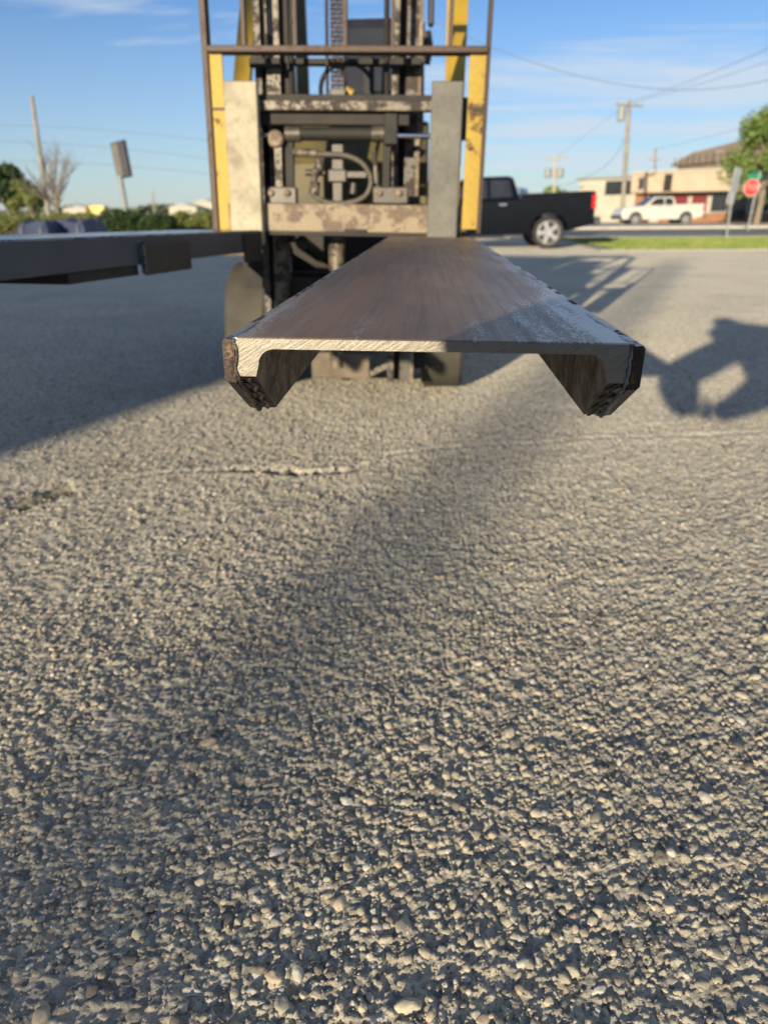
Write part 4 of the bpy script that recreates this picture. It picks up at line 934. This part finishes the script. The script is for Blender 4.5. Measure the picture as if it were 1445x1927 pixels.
# ------------------------------------------------------------------ plants
def leaf_mat(name, a, b_): 
    m, nt, bs, v = base(name); n = noise(nt, v, .9, 3); n2 = noise(nt, v, 9, 2)
    c = ramp(nt, n, [(.35, a), (.65, b_)]); L(nt, mixc(nt, mrange(nt, n2, .3, .7, 0, .5), c, tuple(x*.6 for x in a)), bs.inputs['Base Color']); bs.inputs['Roughness'].default_value = .6
    return m
MT['leaf'] = leaf_mat('green_leaves', (.10, .17, .03), (.19, .26, .05)); MT['leaf2'] = leaf_mat('yellow_green_leaves', (.12, .16, .03), (.20, .21, .06))
MT['leaf3'] = leaf_mat('dark_hedge_leaves', (.020, .045, .010), (.045, .085, .016)); MT['bark'] = mat('grey_brown_bark', (.16, .13, .10), (.24, .20, .15), 6, .9, 0, .4)
def leaves(centers, radii, n, size, name, m, par):
    cs = np.array(centers); k = rng.integers(0, len(cs), n); u = rng.normal(size=(n, 3)); u /= np.linalg.norm(u, axis=1)[:, None]
    rr = rng.random(n)**(1/2.2); p = cs[k]+u*rr[:, None]*np.array(radii)[k]
    a = rng.normal(size=(n, 3)); a /= np.linalg.norm(a, axis=1)[:, None]; b = np.cross(a, rng.normal(size=(n, 3))); b /= np.linalg.norm(b, axis=1)[:, None]
    s = size*rng.uniform(.6, 1.3, n)[:, None]
    v = np.stack([p-a*s, p+b*s*.5, p+a*s, p-b*s*.5], 1).reshape(-1, 3)
    q = MB(); q.v = v.tolist(); q.f = [(4*i, 4*i+1, 4*i+2, 4*i+3) for i in range(n)]; q.mi = [0]*n
    inv = W[par].inverted(); me_ = bpy.data.meshes.new(name); me_.from_pydata([tuple(inv @ Vector(x)) for x in q.v], [], q.f); me_.materials.append(m)
    o = bpy.data.objects.new(name, me_); col.objects.link(o); o.parent = par; W[o] = W[par]; return o
def tree(x, y, h, r, label, lm, n=9000, size=.16, cat='tree', nb=9, bare=False):
    ro = empty('tree', (x, y, 0), label, cat, 'trees around the lot'); q = MB()
    q.tube([(x, y, -.1), (x+.1, y, h*.3), (x-.05, y+.1, h*.6), (x+.1, y, h*.85)], [.035*h, .027*h, .016*h, .006*h], 9); q.build('trunk', MT['bark'], ro, smooth=60)
    cs = []; rs = []
    for i in range(nb):
        a = i*2.4+random.random(); rr = r*random.uniform(.35, .85); zz = h*random.uniform(.38, .95); rr *= 1.15-abs(zz/h-.62)*1.4
        e = (x+rr*math.cos(a), y+rr*math.sin(a), zz)
        q = MB(); s0_ = (x+.02, y, zz*.55); mid = ((s0_[0]+e[0])/2+random.uniform(-.2, .2), (s0_[1]+e[1])/2, (s0_[2]+e[2])/2+.2)
        q.tube([s0_, mid, e], [.012*h, .008*h, .003*h], 6); lb2 = q.build('limb', MT['bark'], ro, smooth=60)
        cs.append(e); t_ = r*random.uniform(.28, .5); rs.append((t_, t_, t_*.8))
        if bare:
            for j in range(16):
                t = random.uniform(.3, 1); p = Vector(s0_).lerp(Vector(e), t); d = Vector((random.uniform(-.5, .5), random.uniform(-.5, .5), random.uniform(.3, 1))).normalized()
                q = MB(); q.tube([p, p+d*h*.10, p+d*h*.17+Vector((random.uniform(-.3, .3), random.uniform(-.3, .3), .1))], [.0026*h, .002*h, .001*h], 4); q.build('twig', MT['bark'], lb2)
    if not bare: leaves(cs, rs, n, size, 'crown', lm, ro)
    return ro
p = aty(1425, 400, 50); tree(p.x, p.y, 6.4, 2.6, 'bright green leafy tree behind the stop sign at the right edge', MT['leaf'], 8500, .13, nb=24)
p = aty(1500, 400, 54); tree(p.x, p.y, 6.0, 3.2, 'second green tree just off the right edge beside the stop sign tree', MT['leaf'], 7000, .18, nb=12)
p = aty(15, 400, 55); tree(p.x, p.y, 4.2, 2.3, 'bushy green tree at the left edge behind the steel channel', MT['leaf3'], 9000, .17, nb=14)
p = aty(60, 400, 50); tree(p.x, p.y, 3.2, 1.3, 'sparse brownish shrub tree between the left tree and the leaning pole', MT['leaf2'], 1500, .12, nb=8)
p = aty(108, 400, 46); tree(p.x, p.y, 5.0, 2.4, 'leafless spindly tree beside the leaning utility pole', MT['leaf2'], bare=True, nb=13)
p = aty(1058, 400, 90); tree(p.x, p.y, 3.6, 2.3, 'small dark tree just above the bed of the black pickup', MT['leaf'], 3500, .2, nb=7)
def bush(px, py0, Yd, wd, hh, label, m, n=7000, size=.07, dep=None, rnd=.9):
    c = aty(px, 400, Yd); ro = empty('bush', (c.x, c.y, 0), label, 'bush', 'bushes left of the forklift'); cs = []; rs = []
    q = MB(); 
    for i in range(7):
        a = i*.9; q.tube([(c.x+.1*math.cos(a), c.y+.1*math.sin(a), 0), (c.x+wd*.3*math.cos(a), c.y+wd*.2*math.sin(a), hh*.7)], [.03, .012], 5)
    q.build('stem', MT['bark'], ro)
    cs.append((c.x, c.y, hh*.5)); rs.append((wd/2*rnd, (dep or wd)/2*rnd, hh*.5))
    for i in range(9):
        a = i*.7; cs.append((c.x+wd*.33*math.cos(a), c.y+(dep or wd)*.3*math.sin(a), hh*random.uniform(.35, .6))); rs.append((wd*.2, wd*.2, hh*.38))
    # dense surface of leaves on the main clump
    leaves(cs, rs, n, size, 'foliage', m, ro); return ro
bush(228, 0, 36, 2.1, 1.32, 'larger trimmed round dark green hedge beneath the pole sign', MT['leaf3'], 14000, .06)
bush(292, 0, 36, 2.0, 1.12, 'smaller trimmed round dark green hedge right of the pole sign', MT['leaf3'], 14000, .06)
bush(130, 0, 44, 3.4, 1.25, 'low yellow green bush in front of the leafless tree', MT['leaf2'], 9000, .08)
bush(65, 0, 44, 3.0, 1.0, 'low green bush beneath the leaning pole', MT['leaf'], 7000, .08)
bush(5, 0, 42, 3.2, 1.2, 'low olive bush at the left edge of the photo', MT['leaf2'], 7000, .08)
bush(365, 0, 40, 2.6, 1.25, 'pale green shrub immediately left of the forklift backrest', MT['leaf2'], 8000, .07)
# distant low tree line and town on the horizon
def far_wood(x0, x1, y, h, n, name, label, m):
    x = rng.uniform(x0, x1, n); z = h*rng.random(n)**.8*(.45+.55*vnoise(x*.06, x*0, 31)); yy = y+rng.uniform(-10, 10, n); P = np.stack([x, yy, z], 1)
    a = rng.normal(size=(n, 3)); a /= np.linalg.norm(a, axis=1)[:, None]; b = np.cross(a, rng.normal(size=(n, 3))); b /= np.linalg.norm(b, axis=1)[:, None]; s = .9
    v = np.stack([P-a*s, P+b*s, P+a*s, P-b*s], 1).reshape(-1, 3); me_ = bpy.data.meshes.new(name); me_.from_pydata(v.tolist(), [], [(4*i, 4*i+1, 4*i+2, 4*i+3) for i in range(n)])
    me_.materials.append(m); o = bpy.data.objects.new(name, me_); col.objects.link(o); W[o] = Matrix(); tag(o, label, 'trees', kind='stuff')
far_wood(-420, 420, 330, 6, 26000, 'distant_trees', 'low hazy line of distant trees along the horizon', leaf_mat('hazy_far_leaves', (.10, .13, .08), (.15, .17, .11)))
for i, (px, Yd, wd, hh, lb_) in enumerate(((345, 220, 8, 3.4, 'left of the forklift beside the pale shrub'), (385, 230, 7, 4.6, 'just left of the yellow backrest plate'), (150, 230, 10, 3.2, 'behind the leafless tree at the left'))):
    c = aty(px, 400, Yd); ro = empty('far_shed', (c.x, c.y, 0), 'small pale distant building '+lb_, 'building')
    q = MB(); q.box(c.x-wd/2, c.x+wd/2, c.y, c.y+8, 0, hh); q.build('wall', MT['cream'], ro)
    q = MB(); q.prism([(c.x-wd/2-.3, hh), (c.x+wd/2+.3, hh), (c.x, hh+1)], 'y', c.y-.3, c.y+8.3); q.build('roof', MT['galv'], ro)

# made-up blue humps in place of car roofs, just showing above the left channel
MT['blue'] = mat('dark_blue_shell', (.010, .022, .06), (.016, .032, .08), 2, .6, 0, .2)
def hump(px, Yd, wd, hh, label):
    c = aty(px, 415, Yd); c.z = 0; ro = empty('blue_hump', c, label, 'hump', 'blue humps in place of car roofs behind the left channel'); n = 22; vs = []; fs = []
    for i in range(n):
        for j in range(n):
            u_, v_ = i/(n-1)*2-1, j/(n-1)*2-1; e = max(abs(u_), abs(v_))
            z = hh*(1-max(0, e-.72)/.28*.97)*(.93+.06*math.sin(5*u_+px)+.05*math.cos(7*v_)+.02*random.random()); vs.append((c.x+u_*wd/2, c.y+v_*1.1, max(.01, z)))
    for i in range(n-1):
        for j in range(n-1): fs.append((i*n+j, (i+1)*n+j, (i+1)*n+j+1, i*n+j+1))
    q = MB(); q.add(vs, fs); q.build('shell', MT['blue'], ro, smooth=50)
    for k in range(2):
        q = MB(); x = c.x+(k-.5)*wd*.5; q.tube([(x, c.y-1.13, .05), (x, c.y-1.0, hh*.7), (x, c.y-.7, hh*1.02), (x, c.y+.7, hh*1.02), (x, c.y+1.0, hh*.7)], .015, 5); q.build('strap', MT['galv'], ro)
hump(82, 27, 1.4, .80, 'dark blue tarpaulin in place of a car roof, nearer the left edge of the photo')
hump(148, 28, 1.5, .84, 'dark blue tarpaulin in place of a car roof below the yellow sign')

# straw on the asphalt
g = gnd(385, 852); q = MB(); q.tube([g+Vector((0, 0, .003)), g+Vector((.004, .006, .016)), g+Vector((.012, .014, .028))], [.0009, .0008, .0004], 5)
o = q.build('straw', mat('dry_straw', (.75, .65, .38), None, 10, .6, 0, 0), loc=tuple(g)); tag(o, 'tiny pale dry straw standing on the pavement below the left corner of the channel', 'straw')

# ------------------------------------------------------------------ unseen building added behind left to shade the left of the lot
Hb = 7.5; hd = Vector((math.sin(R_(SUN_AZ)), math.cos(R_(SUN_AZ)), 0)); cn_ = Vector((-1.52, 3.4, 0)) - hd*22
wk = empty('shadow_building', cn_, 'tall unseen building added behind the viewer to cast the shadow on the pavement at left', 'building')
Tb = Matrix.Translation(cn_) @ Matrix.Rotation(-R_(SUN_AZ+2), 4, 'Z'); WB = 46
MT['siding'] = mat('beige_metal_siding', (.30, .27, .22), (.27, .24, .19), 1.5, .6, 0, 0)
q = MB(); q.box(-WB, 0, -14, 0, 0, Hb-.1, Tb); q.build('wall', MT['siding'], wk)
q = MB(); q.box(-WB-.2, .02, -14.2, .08, Hb-.098, Hb, Tb); q.build('roof', MT['galv'], wk)
for k in range(91):
    q = MB(); q.box(-WB+k*.5+.1, -WB+k*.5+.16, .002, .035, 0, Hb-.12, Tb); q.build('siding_rib', MT['siding'], wk)
for k in range(5):
    q = MB(); q.box(-WB+3+k*8, -WB+7+k*8, .038, .07, 0, 3.6, Tb); q.build('roller_door', MT['galv'], wk)

# ------------------------------------------------------------------ photographer (behind the lens; throws the shadow at the right)
def skin(name, pts, edges, radii, m, par, lv=2, root_i=0):
    me_ = bpy.data.meshes.new(name); inv = W[par].inverted(); me_.from_pydata([tuple(inv @ Vector(p)) for p in pts], edges, []); me_.materials.append(m)
    o = bpy.data.objects.new(name, me_); col.objects.link(o); o.parent = par; W[o] = W[par]
    sk = o.modifiers.new('skin', 'SKIN'); sk.use_smooth_shade = True
    for i, d in enumerate(me_.skin_vertices[0].data):
        r = radii[i]; d.radius = r if isinstance(r, tuple) else (r, r); d.use_root = (i == root_i)
    s = o.modifiers.new('sub', 'SUBSURF'); s.levels = lv; s.render_levels = lv; return o
def person():
    ro = empty('person', (.30, -.75, 0), 'person in a dark shirt crouching to hold a phone, shadow falling at the right', 'person')
    J = dict(pel=(.38, -.72, .78), sp=(.37, -.60, 1.08), ch=(.27, -.50, 1.36), nk=(.15, -.38, 1.42), hd=(.08, -.35, 1.38), ht=(.05, -.31, 1.49), ch2=(-.05, -.30, 1.31),
             ls=(.10, -.46, 1.30), le=(-.285, -.35, 1.045), lf=(-.22, -.22, .96), lw=(-.12, -.10, .84), rs=(.46, -.42, 1.38), re=(.35, -.24, .97), rw=(.16, -.05, .80),
             lh=(.37, -.85, .74), lk=(.24, -.36, .52), la=(.24, -.68, .09), lt=(.22, -.48, .05), rh=(.56, -.80, .74), rk=(.56, -.34, .56), ra=(.58, -.62, .09), rt=(.60, -.42, .05),
             lhd=(-.06, -.05, .795), rhd=(.09, -.02, .775))
    Rr = dict(pel=.27, sp=.28, ch=(.27, .24), nk=.17, hd=.18, ht=.14, ch2=.15, ls=.16, le=.115, lf=.085, lw=.055, rs=.13, re=.12, rw=.055, lh=.10, lk=.065, la=.045, lt=.04, rh=.10, rk=.065, ra=.045, rt=.04, lhd=.045, rhd=.045)
    k = list(J); E_ = [('pel', 'sp'), ('sp', 'ch'), ('ch', 'nk'), ('nk', 'hd'), ('hd', 'ht'), ('hd', 'ch2'), ('ch', 'ls'), ('ls', 'le'), ('le', 'lf'), ('lf', 'lw'), ('lw', 'lhd'), ('ch', 'rs'), ('rs', 're'), ('re', 'rw'), ('rw', 'rhd'),
                       ('pel', 'lh'), ('lh', 'lk'), ('lk', 'la'), ('la', 'lt'), ('pel', 'rh'), ('rh', 'rk'), ('rk', 'ra'), ('ra', 'rt')]
    cloth = mat('dark_shirt', (.03, .035, .05), (.045, .05, .065), 20, .85); skn = mat('skin_tone', (.45, .27, .19), (.40, .23, .16), 8, .55)
    skin('body', [J[a] for a in k], [(k.index(a), k.index(b)) for a, b in E_], [Rr[a] for a in k], cloth, ro)
    # hands: five fingers each, curled round the lower half of the phone
    for s, h_, px_ in ((-1, J['lhd'], -.062), (1, J['rhd'], .052)):
        hx, hy, hz_ = h_
        for f in range(4):
            z0_ = .80-.018*f+.01; a = (hx, hy, z0_); b = (px_, -.045, z0_+.004); c = (px_+s*-.004, -.022-.002*f, z0_+.006); d = (px_-s*.02, -.017, z0_+.008)
            skin('finger', [a, b, c, d], [(0, 1), (1, 2), (2, 3)], [.010, .009, .0085, .007], skn, ro, 1)
        skin('thumb', [(hx, hy-.01, .80), (px_*.95, -.055, .83), (px_*.6, -.040, .865)], [(0, 1), (1, 2)], [.012, .010, .008], skn, ro, 1)
    q = MB(); q.lathe([(.001, -.02), (.10, -.02), (.13, .02), (.135, .06), (.11, .10), (.05, .125), (.001, .13)], Matrix.Translation((.055, -.32, 1.47)) @ Matrix.Rotation(R_(-70), 4, 'Y'), 20); q.build('hair', MT['black'], ro, smooth=60)
    q = MB(); q.lathe([(.012, 0), (.010, .02), (.001, .025)], Matrix.Translation((-.06, -.20, 1.36)) @ Matrix.Rotation(R_(90), 4, 'Z'), 8); q.build('nose', skn, ro, smooth=60)
    return ro
person()
ph = MB(); Mc = cam.matrix_world
ph.box(-.082, .010, -.17, -.01+.022, .006, .014, Mc @ Matrix.Translation((0, 0, .0)), b=.002)
o = ph.build('phone', MT['black'], loc=(0, 0, H)); tag(o, 'phone held low in both hands of the person', 'phone')
